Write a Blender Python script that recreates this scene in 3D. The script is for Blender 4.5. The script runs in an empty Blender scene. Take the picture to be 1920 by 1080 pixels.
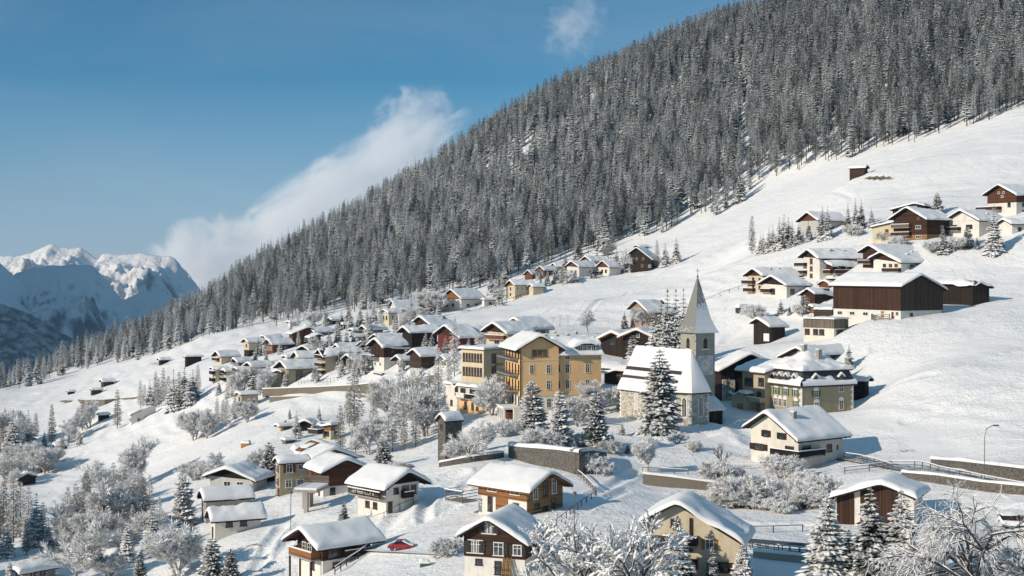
import bpy, bmesh, math, random
import numpy as np
from mathutils import Vector, Matrix
R = math.radians
sc = bpy.context.scene
col = sc.collection
F = 2667.0; HY = 500.0; ZC = 80.0          # focal length in photo pixels, horizon row, camera height
rng = random.Random(7)

# ------------------------------------------------------------------ camera
cam = bpy.data.cameras.new('camera'); cam.lens = 50.0; cam.sensor_width = 36.0
cam.clip_start = 1.0; cam.clip_end = 40000
cam.shift_y = -40.0/1920
camo = bpy.data.objects.new('camera', cam); col.objects.link(camo)
camo.location = (0, 0, ZC); camo.rotation_euler = (R(90), 0, 0)
sc.camera = camo

# ------------------------------------------------------------------ light
SUN_EL, SUN_AZ = 24.5, 31.0       # elevation; degrees towards the camera from due left
sv = Vector((-math.cos(R(SUN_AZ))*math.cos(R(SUN_EL)), -math.sin(R(SUN_AZ))*math.cos(R(SUN_EL)), math.sin(R(SUN_EL))))
sl = bpy.data.lights.new('sun', 'SUN'); sl.energy = 4.05; sl.angle = R(0.5); sl.color = (1.0, 0.868, 0.715)
so = bpy.data.objects.new('sun', sl); col.objects.link(so); so.location = (0, 0, 600)
so.rotation_euler = sv.to_track_quat('Z', 'Y').to_euler()
w = bpy.data.worlds.new('World'); sc.world = w; w.use_nodes = True
nt = w.node_tree
bg = nt.nodes['Background']
sky = nt.nodes.new('ShaderNodeTexSky'); sky.sky_type = 'NISHITA'; sky.sun_disc = False
sky.sun_elevation = R(SUN_EL)
sky.sun_rotation = math.atan2(sv.x, sv.y)
sky.altitude = 1800; sky.air_density = 0.7; sky.dust_density = 1.0; sky.ozone_density = 6.0
tint = nt.nodes.new('ShaderNodeMix'); tint.data_type = 'RGBA'; tint.blend_type = 'MULTIPLY'; tint.inputs[0].default_value = 1.0
nt.links.new(sky.outputs[0], tint.inputs[6]); tint.inputs[7].default_value = (.34, .97, .86, 1)
# thin high veils of cirrus
tcw = nt.nodes.new('ShaderNodeTexCoord'); mpw = nt.nodes.new('ShaderNodeMapping'); mpw.inputs['Rotation'].default_value = (0, R(25), R(20)); mpw.inputs['Scale'].default_value = (2.2, 2.0, 7.0)
nzw = nt.nodes.new('ShaderNodeTexNoise'); nzw.inputs['Scale'].default_value = 1.6; nzw.inputs['Detail'].default_value = 6; nzw.inputs['Roughness'].default_value = .55; nzw.inputs['Distortion'].default_value = .8
nt.links.new(tcw.outputs['Generated'], mpw.inputs[0]); nt.links.new(mpw.outputs[0], nzw.inputs[0])
mrw = nt.nodes.new('ShaderNodeMapRange'); mrw.inputs[1].default_value = .45; mrw.inputs[2].default_value = .8; mrw.inputs[3].default_value = 0; mrw.inputs[4].default_value = .16; nt.links.new(nzw.outputs[0], mrw.inputs[0])
cir = nt.nodes.new('ShaderNodeMix'); cir.data_type = 'RGBA'; nt.links.new(mrw.outputs[0], cir.inputs[0]); nt.links.new(tint.outputs[2], cir.inputs[6]); cir.inputs[7].default_value = (6.0, 6.3, 6.6, 1)
# brightening added to the unseen upper sky, to lift the shaded sides
spz = nt.nodes.new('ShaderNodeSeparateXYZ'); nt.links.new(tcw.outputs['Generated'], spz.inputs[0])
mrz = nt.nodes.new('ShaderNodeMapRange'); mrz.inputs[1].default_value = .42; mrz.inputs[2].default_value = .8; mrz.inputs[3].default_value = 0; mrz.inputs[4].default_value = .6; nt.links.new(spz.outputs[2], mrz.inputs[0])
sky_fill = nt.nodes.new('ShaderNodeMix'); sky_fill.data_type = 'RGBA'; nt.links.new(mrz.outputs[0], sky_fill.inputs[0]); nt.links.new(cir.outputs[2], sky_fill.inputs[6]); sky_fill.inputs[7].default_value = (2.1, 4.1, 6.0, 1)
mrh = nt.nodes.new('ShaderNodeMapRange'); mrh.inputs[1].default_value = 0.0; mrh.inputs[2].default_value = .13; mrh.inputs[3].default_value = .85; mrh.inputs[4].default_value = 0; nt.links.new(spz.outputs[2], mrh.inputs[0])
hor = nt.nodes.new('ShaderNodeMix'); hor.data_type = 'RGBA'; nt.links.new(mrh.outputs[0], hor.inputs[0]); nt.links.new(sky_fill.outputs[2], hor.inputs[6]); hor.inputs[7].default_value = (4.2, 5.0, 6.2, 1)
nt.links.new(hor.outputs[2], bg.inputs[0]); bg.inputs[1].default_value = 0.088
sc.view_settings.view_transform = 'Standard'; sc.view_settings.look = 'None'
sc.view_settings.exposure = 0.12; sc.view_settings.gamma = 1.0
sc.cycles.max_bounces = 8; sc.cycles.diffuse_bounces = 4; sc.cycles.glossy_bounces = 2
sc.cycles.transmission_bounces = 2; sc.cycles.transparent_max_bounces = 8; sc.cycles.volume_bounces = 6
sc.cycles.use_denoising = True
sc.cycles.sample_clamp_indirect = 4.0

# ------------------------------------------------------------------ materials
MATS = {}
def _new(name):
    m = bpy.data.materials.new(name); m.use_nodes = True
    n = m.node_tree.nodes; l = m.node_tree.links
    return m, n, l, n['Principled BSDF']
def noise(n, l, scale, detail=4, rough=.6, co='Object', vec=None, dist=0.0):
    t = n.new('ShaderNodeTexNoise'); t.inputs['Scale'].default_value = scale
    t.inputs['Detail'].default_value = detail; t.inputs['Roughness'].default_value = rough
    t.inputs['Distortion'].default_value = dist
    if vec is None:
        c = n.new('ShaderNodeTexCoord'); vec = c.outputs[co]
    l.new(vec, t.inputs['Vector']); return t
def ramp(n, l, src, stops):
    r = n.new('ShaderNodeValToRGB'); e = r.color_ramp.elements
    while len(e) < len(stops): e.new(0.5)
    for i, (p, c) in enumerate(stops):
        e[i].position = p; e[i].color = (*c, 1) if len(c) == 3 else c
    l.new(src, r.inputs[0]); return r
def mixc(n, l, fac, a, b):
    m = n.new('ShaderNodeMix'); m.data_type = 'RGBA'
    if hasattr(fac, 'links'): l.new(fac, m.inputs[0])
    else: m.inputs[0].default_value = fac
    for s, v in ((6, a), (7, b)):
        if hasattr(v, 'links'): l.new(v, m.inputs[s])
        else: m.inputs[s].default_value = (*v, 1)
    return m.outputs[2]
def mth(n, l, op, a, b=None, c=None, clamp=False):
    m = n.new('ShaderNodeMath'); m.operation = op; m.use_clamp = clamp
    for i, v in enumerate((a, b, c)):
        if v is None: continue
        if hasattr(v, 'links'): l.new(v, m.inputs[i])
        else: m.inputs[i].default_value = v
    return m.outputs[0]
def maprange(n, l, v, a, b, c=0.0, d=1.0):
    m = n.new('ShaderNodeMapRange'); l.new(v, m.inputs[0])
    for i, x in zip((1, 2, 3, 4), (a, b, c, d)): m.inputs[i].default_value = x
    return m.outputs[0]
def bump(n, l, bs, h, strength, dist):
    b = n.new('ShaderNodeBump'); b.inputs['Strength'].default_value = strength; b.inputs['Distance'].default_value = dist
    l.new(h, b.inputs['Height']); l.new(b.outputs[0], bs.inputs['Normal']); return b

def mat(key, fn=None, *a):
    if key not in MATS: MATS[key] = fn(key, *a)
    return MATS[key]
SNOW = (0.82, 0.815, 0.81)
def m_snow(name, amp=0.12, scale=1.2):
    m, n, l, b = _new(name)
    a = noise(n, l, scale, 5, .55); c = noise(n, l, scale*7, 3, .6)
    h = mth(n, l, 'MULTIPLY_ADD', c.outputs[0], .25, a.outputs[0])
    l.new(mixc(n, l, maprange(n, l, a.outputs[0], .35, .7), tuple(x*.95 for x in SNOW), SNOW), b.inputs['Base Color'])
    b.inputs['Roughness'].default_value = .75; b.inputs['Specular IOR Level'].default_value = .2
    bump(n, l, b, h, .8, amp); return m
def m_ground(name):
    m, n, l, b = _new(name)
    at = n.new('ShaderNodeAttribute'); at.attribute_name = 'bare'
    big = noise(n, l, .05, 6, .6); mid = noise(n, l, .35, 6, .62); fin = noise(n, l, 1.6, 5, .65)
    # grooves running down the slope
    c = n.new('ShaderNodeTexCoord'); mp = n.new('ShaderNodeMapping')
    mp.inputs['Rotation'].default_value = (0, 0, R(38)); mp.inputs['Scale'].default_value = (.16, .9, .5)
    l.new(c.outputs['Object'], mp.inputs[0]); gr = noise(n, l, 1.0, 4, .55, vec=mp.outputs[0])
    h = mth(n, l, 'ADD', mth(n, l, 'MULTIPLY', mid.outputs[0], .9), mth(n, l, 'MULTIPLY', fin.outputs[0], .35))
    h = mth(n, l, 'ADD', h, mth(n, l, 'MULTIPLY', gr.outputs[0], .5))
    h = mth(n, l, 'MULTIPLY', h, maprange(n, l, big.outputs[0], .38, .62, .35, 1.15))
    sn = mixc(n, l, maprange(n, l, big.outputs[0], .3, .7), tuple(x*.965 for x in SNOW), SNOW)
    gcol = ramp(n, l, fin.outputs[0], [(.3, (.05, .042, .028)), (.55, (.16, .13, .085)), (.72, (.3, .27, .2))])
    f = mth(n, l, 'MULTIPLY_ADD', fin.outputs[0], 1.1, at.outputs['Fac'])
    f = maprange(n, l, f, 1.0, 1.25)
    l.new(mixc(n, l, f, sn, gcol.outputs[0]), b.inputs['Base Color'])
    b.inputs['Roughness'].default_value = .8; b.inputs['Specular IOR Level'].default_value = .15
    bump(n, l, b, h, 1.0, .5); return m
def m_plaster(name, c):
    m, n, l, b = _new(name)
    a = noise(n, l, .5, 6, .65); f = noise(n, l, 6, 4, .6)
    mp = n.new('ShaderNodeMapping'); cc = n.new('ShaderNodeTexCoord'); mp.inputs['Scale'].default_value = (2.2, 2.2, .22)
    l.new(cc.outputs['Object'], mp.inputs[0]); st = noise(n, l, 1.3, 4, .6, vec=mp.outputs[0])
    k = mth(n, l, 'ADD', mth(n, l, 'MULTIPLY', a.outputs[0], .6), mth(n, l, 'MULTIPLY', st.outputs[0], .4))
    d = tuple(x*.72 for x in c); h = tuple(min(x*1.07, .9) for x in c)
    l.new(ramp(n, l, k, [(.3, d), (.5, c), (.72, h)]).outputs[0], b.inputs['Base Color'])
    b.inputs['Roughness'].default_value = .9; b.inputs['Specular IOR Level'].default_value = .1
    bump(n, l, b, f.outputs[0], .4, .03); return m
def m_timber(name, c, vertical=False, board=.18):
    m, n, l, b = _new(name)
    cc = n.new('ShaderNodeTexCoord'); sp = n.new('ShaderNodeSeparateXYZ'); l.new(cc.outputs['Object'], sp.inputs[0])
    u = mth(n, l, 'ADD', sp.outputs[0], sp.outputs[1]) if vertical else sp.outputs[2]
    q = mth(n, l, 'DIVIDE', u, board); fl = mth(n, l, 'FLOOR', q); fr = mth(n, l, 'FRACT', q)
    wn = n.new('ShaderNodeTexWhiteNoise'); wn.noise_dimensions = '1D'; l.new(fl, wn.inputs['W'])
    mp = n.new('ShaderNodeMapping'); mp.inputs['Scale'].default_value = (4, 4, .3) if vertical else (.35, .35, 5)
    l.new(cc.outputs['Object'], mp.inputs[0]); g = noise(n, l, 2.2, 5, .65, vec=mp.outputs[0])
    big = noise(n, l, .35, 4, .6)
    k = mth(n, l, 'ADD', mth(n, l, 'MULTIPLY', wn.outputs[0], .4), mth(n, l, 'MULTIPLY', g.outputs[0], .35))
    k = mth(n, l, 'ADD', k, mth(n, l, 'MULTIPLY', big.outputs[0], .3))
    cr = ramp(n, l, k, [(.28, tuple(x*.5 for x in c)), (.52, c), (.8, tuple(min(1, x*1.5) for x in c))])
    gap = maprange(n, l, mth(n, l, 'ABSOLUTE', mth(n, l, 'SUBTRACT', fr, .5)), .43, .49)
    l.new(mixc(n, l, gap, cr.outputs[0], tuple(x*.25 for x in c)), b.inputs['Base Color'])
    b.inputs['Roughness'].default_value = .75; b.inputs['Specular IOR Level'].default_value = .2
    bump(n, l, b, mth(n, l, 'SUBTRACT', g.outputs[0], gap), .5, .03); return m
def m_stone(name, c, scale=1.6, mort=(.42, .4, .36)):
    m, n, l, b = _new(name)
    v = n.new('ShaderNodeTexVoronoi'); v.inputs['Scale'].default_value = scale
    v2 = n.new('ShaderNodeTexVoronoi'); v2.feature = 'DISTANCE_TO_EDGE'; v2.inputs['Scale'].default_value = scale
    cc = n.new('ShaderNodeTexCoord'); mp = n.new('ShaderNodeMapping'); mp.inputs['Scale'].default_value = (1, 1, 1.6)
    l.new(cc.outputs['Object'], mp.inputs[0]); l.new(mp.outputs[0], v.inputs[0]); l.new(mp.outputs[0], v2.inputs[0])
    sp = n.new('ShaderNodeSeparateColor'); l.new(v.outputs['Color'], sp.inputs[0])
    a = noise(n, l, 1.0, 5, .7)
    k = mth(n, l, 'ADD', mth(n, l, 'MULTIPLY', sp.outputs[0], .55), mth(n, l, 'MULTIPLY', a.outputs[0], .5))
    cr = ramp(n, l, k, [(.2, tuple(x*.45 for x in c)), (.5, c), (.85, tuple(min(1, x*1.7) for x in c))])
    e = maprange(n, l, v2.outputs[0], .02, .09)
    l.new(mixc(n, l, e, mort, cr.outputs[0]), b.inputs['Base Color'])
    b.inputs['Roughness'].default_value = .9
    bump(n, l, b, v2.outputs[0], .7, .08); return m
def m_plain(name, c, rough=.6, metal=0.0, spec=.4):
    m, n, l, b = _new(name)
    a = noise(n, l, 3.0, 4, .6)
    l.new(ramp(n, l, a.outputs[0], [(.3, tuple(x*.8 for x in c)), (.7, tuple(min(1, x*1.12) for x in c))]).outputs[0], b.inputs['Base Color'])
    b.inputs['Roughness'].default_value = rough; b.inputs['Metallic'].default_value = metal
    b.inputs['Specular IOR Level'].default_value = spec; return m
def m_glass(name):
    m, n, l, b = _new(name)
    a = noise(n, l, .9, 2, .5)
    l.new(ramp(n, l, a.outputs[0], [(.35, (.012, .016, .02)), (.62, (.05, .06, .07)), (.75, (.2, .2, .19))]).outputs[0], b.inputs['Base Color'])
    b.inputs['Roughness'].default_value = .08; b.inputs['Specular IOR Level'].default_value = .6; return m
def m_needles(name, dark, light, lo, hi, nsc, amount, rand=.35, white=None):
    """needles that carry snow on what faces up"""
    m, n, l, b = _new(name)
    g = n.new('ShaderNodeNewGeometry'); sp = n.new('ShaderNodeSeparateXYZ'); l.new(g.outputs['Normal'], sp.inputs[0])
    oi = n.new('ShaderNodeObjectInfo')
    a = noise(n, l, nsc, 3, .65); s = noise(n, l, nsc*.3, 2, .5)
    up = maprange(n, l, sp.outputs[2], lo, hi)
    k = mth(n, l, 'MULTIPLY_ADD', s.outputs[0], .5, mth(n, l, 'MULTIPLY', a.outputs[0], .9))
    k = mth(n, l, 'ADD', k, mth(n, l, 'MULTIPLY_ADD', oi.outputs['Random'], rand, amount - rand*.5))
    cov = maprange(n, l, k, .62, .84)
    f = mth(n, l, 'MULTIPLY', up, cov)
    gc = mixc(n, l, oi.outputs['Random'], dark, light)
    l.new(mixc(n, l, f, gc, white or SNOW), b.inputs['Base Color'])
    b.inputs['Roughness'].default_value = .85; b.inputs['Specular IOR Level'].default_value = .1
    return m
def m_frost(name, bark, frost, lo=.38, hi=.62, nsc=1.5, rand=.2):
    m, n, l, b = _new(name)
    oi = n.new('ShaderNodeObjectInfo')
    a = noise(n, l, nsc, 3, .6)
    k = mth(n, l, 'ADD', a.outputs[0], mth(n, l, 'MULTIPLY_ADD', oi.outputs['Random'], rand, -rand*.5))
    l.new(mixc(n, l, maprange(n, l, k, lo, hi), bark, frost), b.inputs['Base Color'])
    b.inputs['Roughness'].default_value = .85; b.inputs['Specular IOR Level'].default_value = .1
    return m
def m_bark(name, c):
    m, n, l, b = _new(name)
    mp = n.new('ShaderNodeMapping'); cc = n.new('ShaderNodeTexCoord'); mp.inputs['Scale'].default_value = (5, 5, .8)
    l.new(cc.outputs['Object'], mp.inputs[0]); a = noise(n, l, 2, 4, .65, vec=mp.outputs[0])
    l.new(ramp(n, l, a.outputs[0], [(.3, tuple(x*.5 for x in c)), (.6, c), (.8, tuple(x*2 for x in c))]).outputs[0], b.inputs['Base Color'])
    b.inputs['Roughness'].default_value = .9; bump(n, l, b, a.outputs[0], .6, .04); return m

PLAST = dict(white=(.68, .65, .59), cream=(.55, .48, .35), ochre=(.72, .475, .245), pale=(.66, .62, .545), grey=(.36, .34, .31), olive=(.36, .32, .22),
             tan=(.42, .34, .23), pink=(.3, .21, .17), concrete=(.33, .31, .28), lightgrey=(.5, .49, .47), aged=(.17, .15, .12), wetstone=(.15, .145, .13), darkred=(.13, .035, .03), butter=(.62, .53, .36), sand=(.43, .37, .27))
WOOD = dict(brown=(.052, .025, .016), red=(.105, .042, .023), barn=(.056, .027, .017), dark=(.026, .019, .015), black=(.012, .010, .009), orange=(.23, .105, .04), honey=(.25, .15, .068), old=(.055, .04, .029), rust=(.13, .05, .028), weather=(.15, .125, .095))
def M(k):
    if k in MATS: return MATS[k]
    if k == 'snow': return mat(k, m_snow, .10, .9)
    if k == 'roofsnow': return mat(k, m_snow, .09, .55)
    if k in PLAST: return mat(k, m_plaster, PLAST[k])
    if k in WOOD: return mat(k, m_timber, WOOD[k])
    if k.startswith('v_'): return mat(k, m_timber, WOOD[k[2:]], True, .22)
    if k == 'glass': return mat(k, m_glass)
    if k == 'stone': return mat(k, m_stone, (.2, .165, .12), 2.4)
    if k == 'rubble': return mat(k, m_stone, (.085, .075, .063), 2.6, (.15, .145, .135))
    if k == 'churchstone': return mat(k, m_stone, (.40, .37, .31), 2.2, (.46, .43, .37))
    if k == 'whitepaint': return mat(k, m_plain, (.72, .7, .66), .5)
    if k == 'asphalt': return mat(k, m_plain, (.07, .07, .07), .85)
    raise KeyError(k)
def PM(key, c, **kw):
    if key not in MATS: MATS[key] = m_plain(key, c, **kw)
    return MATS[key]
PM('metal', (.2, .2, .21), rough=.4, metal=.7); PM('darkmetal', (.05, .05, .055), rough=.5, metal=.3)
PM('redpaint', (.15, .03, .027)); PM('greenpaint', (.03, .12, .05)); PM('brownpaint', (.09, .035, .018)); PM('blackpaint', (.02, .018, .016)); PM('orangepaint', (.35, .16, .05))
PM('rooftile', (.045, .035, .03), rough=.8); PM('gold', (.75, .5, .12), rough=.35, metal=.6); PM('ink', (.08, .09, .14)); PM('carred', (.32, .02, .018), rough=.25, spec=.6)
PM('rubber', (.02, .02, .02), rough=.8); PM('slate', (.05, .052, .055), rough=.7)

# ------------------------------------------------------------------ mesh builder and object helpers
class MB:
    def __init__(s): s.v = []; s.f = []; s.m = []
    def add(s, vs, fs, mi=0):
        o = len(s.v); s.v += [tuple(p) for p in vs]
        for f in fs: s.f.append(tuple(o+i for i in f)); s.m.append(mi)
    def box(s, x0, x1, y0, y1, z0, z1, mi=0):
        s.add([(x0,y0,z0),(x1,y0,z0),(x1,y1,z0),(x0,y1,z0),(x0,y0,z1),(x1,y0,z1),(x1,y1,z1),(x0,y1,z1)],
              [(0,3,2,1),(4,5,6,7),(0,1,5,4),(1,2,6,5),(2,3,7,6),(3,0,4,7)], mi)
    def prism(s, poly, fn, a, b, mi=0):
        """poly: list of 2-D points, fn(p, q, t) -> 3-D, extruded t = a..b"""
        n = len(poly)
        vs = [fn(p, q, a) for p, q in poly] + [fn(p, q, b) for p, q in poly]
        fs = [tuple(range(n)), tuple(range(2*n-1, n-1, -1))] + [(i, i+n, (i+1) % n+n, (i+1) % n) for i in range(n)]
        s.add(vs, fs, mi)
    def tube(s, p0, p1, r0, r1, n=6, mi=0, cap=True):
        p0 = Vector(p0); p1 = Vector(p1); d = (p1-p0)
        if d.length < 1e-6: return
        d.normalize(); u = d.orthogonal().normalized(); w_ = d.cross(u)
        vs = []
        for p, r in ((p0, r0), (p1, r1)):
            for k in range(n):
                an = 2*math.pi*k/n; vs.append(p + u*(r*math.cos(an)) + w_*(r*math.sin(an)))
        fs = [(k, (k+1) % n, n+(k+1) % n, n+k) for k in range(n)]
        if cap: fs += [tuple(range(n-1, -1, -1)), tuple(range(n, 2*n))]
        s.add(vs, fs, mi)
    def grid(s, P, mi=0):
        """P[i][j] rows of points"""
        r, c = len(P), len(P[0])
        s.add([p for row in P for p in row], [(i*c+j, i*c+j+1, (i+1)*c+j+1, (i+1)*c+j) for i in range(r-1) for j in range(c-1)], mi)
    def mesh(s, name, mats, smooth=False, recalc=True):
        me = bpy.data.meshes.new(name); me.from_pydata(s.v, [], s.f)
        for m in mats: me.materials.append(m)
        if len(mats) > 1: me.polygons.foreach_set('material_index', s.m)
        if recalc:
            b = bmesh.new(); b.from_mesh(me); bmesh.ops.recalc_face_normals(b, faces=b.faces); b.to_mesh(me); b.free()
        if smooth: me.polygons.foreach_set('use_smooth', [True]*len(me.polygons))
        me.update(); return me
    def build(s, name, mats, parent=None, smooth=False, recalc=True, loc=None, rotz=None):
        mats = [M(x) if isinstance(x, str) else x for x in (mats if isinstance(mats, (list, tuple)) else [mats])]
        return place(name, s.mesh(name, mats, smooth, recalc), parent, loc, rotz)
def place(name, me, parent=None, loc=None, rotz=None):
    o = bpy.data.objects.new(name, me); col.objects.link(o)
    if parent is not None: o.parent = parent
    if loc is not None: o.location = loc
    if rotz is not None: o.rotation_euler = (0, 0, rotz)
    return o
def tag(o, label=None, cat=None, group=None, kind=None):
    if label: o['label'] = label
    if cat: o['category'] = cat
    if group: o['group'] = group
    if kind: o['kind'] = kind
    return o
def thing(name, label, cat, loc, rotz=0, group=None):
    o = bpy.data.objects.new(name, None); o.empty_display_size = .5; col.objects.link(o)
    o.location = loc; o.rotation_euler = (0, 0, rotz); return tag(o, label, cat, group)

# ------------------------------------------------------------------ value noise
def _hash(ix, iy, seed):
    h = (ix.astype(np.int64)*374761393 + iy.astype(np.int64)*668265263 + seed*974711) & 0xffffffff
    h = ((h ^ (h >> 13))*1274126177) & 0xffffffff
    return ((h ^ (h >> 16)) & 0xffff)/65535.0
def vnoise(x, y, seed=0):
    x = np.asarray(x, float); y = np.asarray(y, float)
    ix = np.floor(x); iy = np.floor(y); fx = x-ix; fy = y-iy
    fx = fx*fx*fx*(fx*(fx*6-15)+10); fy = fy*fy*fy*(fy*(fy*6-15)+10)
    a = _hash(ix, iy, seed); b = _hash(ix+1, iy, seed); c = _hash(ix, iy+1, seed); d = _hash(ix+1, iy+1, seed)
    return (a*(1-fx)+b*fx)*(1-fy)+(c*(1-fx)+d*fx)*fy - .5
def fbm(x, y, sc_, oct_=4, seed=0, gain=.5):
    t = 0; amp = 1
    for k in range(oct_):
        t = t + amp*vnoise(np.asarray(x)/sc_, np.asarray(y)/sc_, seed+k*17); sc_ = sc_/2.03; amp *= gain
    return t
# ------------------------------------------------------------------ terrain: heights known at surveyed spots (photo column, row, metres away), thin-plate surface between
CT = [
 (-400,1200,170),(-400,900,380),(-400,770,600),(-400,735,850),(0,1250,170),(0,1080,225),(0,980,330),(0,900,440),(0,820,560),(0,760,680),(0,735,760),
 (100,940,380),(110,850,480),(100,780,600),(100,725,760),(200,1200,165),(200,1065,228),(210,960,330),(200,890,415),(205,802,520),(190,760,580),(180,735,640),(200,700,740),
 (300,1020,240),(300,900,360),(300,800,460),(310,690,640),(300,672,720),(403,1012,222),(400,940,260),(400,870,320),(400,790,420),(365,742,475),(410,683,560),(350,690,590),(380,655,660),(370,638,730),
 (450,1200,155),(480,980,232),(525,930,248),(480,850,315),(480,765,425),(470,670,565),(450,625,720),
 (605,1077,200),(560,1000,216),(620,960,226),(606,933,240),(580,870,285),(620,825,325),(560,790,360),(600,750,400),(610,722,415),(610,700,430),(560,665,480),(550,650,530),(620,625,580),(560,608,720),(660,605,640),
 (724,966,216),(700,900,255),(720,870,285),(700,780,360),(760,740,385),(720,694,405),(790,700,388),(760,640,470),(740,600,600),(720,582,690),(690,1020,195),
 (752,1030,188),(834,861,250),(850,900,232),(860,960,208),(800,1000,195),(830,1075,170),(800,800,320),(860,760,330),(815,628,480),(780,575,690),
 (984,1080,165),(930,1200,130),(988,967,198),(905,975,198),(960,893,228),(1020,860,245),(976,790,299),(1050,815,280),(907,748,322),(952,652,372),(992,640,390),(900,600,520),(865,580,620),(850,565,700),
 (1000,838,250),(966,559,620),(930,545,710),(1100,1000,185),(1080,900,222),(1130,835,255),(1085,776,300),(1130,768,306),(1173,672,365),(1103,622,420),(1060,570,500),(1021,520,660),(1000,513,740),(1086,520,640),(1143,517,640),(1130,478,720),
 (1268,797,280),(1190,800,284),(1180,860,248),(1270,915,222),(1270,893,232),(1387,1092,158),(1230,1200,125),(1200,960,198),(1330,795,288),(1240,692,350),(1222,506,640),(1250,455,740),(1215,612,440),(1250,540,540),(1330,430,690),(1320,520,540),
 (1352,750,306),(1390,830,262),(1434,772,296),(1504,778,288),(1497,884,238),(1400,885,236),(1420,945,212),(1340,930,218),(1444,643,350),(1350,640,390),(1400,380,745),(1430,548,420),(1450,475,470),(1420,440,560),
 (1600,770,292),(1580,872,238),(1564,631,350),(1525,572,395),(1561,522,415),(1622,745,302),(1689,598,335),(1600,600,345),(1690,512,400),(1570,460,450),(1550,441,465),(1500,400,600),(1500,335,750),
 (1620,327,570),(1560,315,720),(1640,292,700),(1640,400,480),(1738,449,420),(1700,350,540),(1770,255,680),(1776,580,345),(1824,570,348),(1836,443,425),(1910,402,420),(1910,300,540),(1920,208,650),
 (1700,700,290),(1660,800,262),(1714,984,190),(1600,960,200),(1560,1200,120),(1750,880,222),(1830,905,208),(1760,860,238),(1850,872,225),(1800,1080,150),(1900,940,192),(1900,1000,170),(1900,1200,122),(1900,850,232),(1850,760,262),(1900,650,305),(1860,560,352),(1900,500,390),
 (2300,1200,120),(2300,900,190),(2300,780,240),(2300,600,320),(2300,430,420),(2300,300,520),(2300,100,680),
 # the wooded mountain
 (2300,-200,950),(2100,20,850),(1920,40,860),(1920,-150,1060),(1700,120,830),(1700,-60,1050),(1500,220,850),(1500,40,1040),(1385,48,1150),(1385,200,940),(1160,141,1150),(1200,300,930),(1000,205,1150),(1000,370,920),(830,322,1140),(840,440,900),(700,405,1120),(700,490,900),(560,478,1100),(560,540,880),(440,550,1060),(450,590,860),(340,610,1000),(200,668,930),(100,700,880),(0,730,850),(-400,745,950),
]
CTP = np.array([((x-960)/F*d, d, (HY-y)/F*d) for x, y, d in CT])
extra = []
for x, y, d in [(2300,-200,950),(1920,-150,1060),(1700,-60,1050),(1385,48,1150),(1160,141,1150),(1000,205,1150),(830,322,1140),(700,405,1120),(560,478,1100),(440,550,1060),(340,610,1000),(200,668,930),(100,700,880),(0,730,850),(-400,745,950)]:
    z0 = (HY-y)/F*d
    extra.append(((x-960)/F*d*1.13, d*1.13, z0-35)); extra.append(((x-960)/F*d*1.45, d*1.5, z0-230))
for x in (-300, -120, 60, 240): extra.append((x, 20, -42))
CTP = np.vstack([CTP, np.array(extra)])
def _tps(r2): return np.where(r2 > 1e-9, r2*np.log(np.maximum(r2, 1e-9)), 0)*.5
S_ = 100.0
_n = len(CTP); _XY = CTP[:, :2]/S_
_K = _tps(((_XY[:, None]-_XY[None])**2).sum(2)) + np.eye(_n)*.004
_P = np.hstack([np.ones((_n, 1)), _XY])
_A = np.zeros((_n+3, _n+3)); _A[:_n, :_n] = _K; _A[:_n, _n:] = _P; _A[_n:, :_n] = _P.T
_W = np.linalg.solve(_A, np.concatenate([CTP[:, 2], np.zeros(3)]))
def H0(x, y):
    x = np.atleast_1d(np.asarray(x, float)); y = np.atleast_1d(np.asarray(y, float)); sh = x.shape
    q = np.stack([x.ravel(), y.ravel()], 1)/S_; out = np.empty(len(q))
    for i in range(0, len(q), 20000):
        b = q[i:i+20000]; r2 = ((b[:, None]-_XY[None])**2).sum(2)
        out[i:i+20000] = _tps(r2) @ _W[:_n] + _W[_n] + b @ _W[_n+1:]
    return out.reshape(sh)
def H(x, y):
    h = H0(x, y)
    d = np.asarray(y, float)
    amp = np.clip((d-60)/200, .3, 1.0)
    return h + ZC + amp*(.9*fbm(x, y, 38, 3, 3) + .25*fbm(x, y, 7, 2, 9) + .5*fbm(x+.6*y, y-.6*x, 19, 2, 31)) + np.clip((d-720)/200, 0, 1)*6*fbm(x, y, 120, 4, 5)
def at(px, py, dmin=70.0, dmax=1300.0):
    """the spot of ground seen at a photo pixel"""
    tx = (px-960)/F; tz = (HY-py)/F
    y = np.exp(np.linspace(math.log(dmin), math.log(dmax), 700))
    g = H(tx*y, y) - (ZC + tz*y)
    k = np.where(g > 0)[0]
    if len(k) == 0: i = int(np.argmax(g[:-1])); yy = y[i]
    else:
        i = int(k[0])
        if i == 0: yy = y[0]
        else: yy = y[i-1] + (y[i]-y[i-1])*(-g[i-1])/(g[i]-g[i-1]+1e-9)
    x_ = tx*yy
    return Vector((x_, yy, float(H(x_, yy)[0])))
def proj(p): return 960+F*p[0]/p[1], HY-F*(p[2]-ZC)/p[1]

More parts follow.
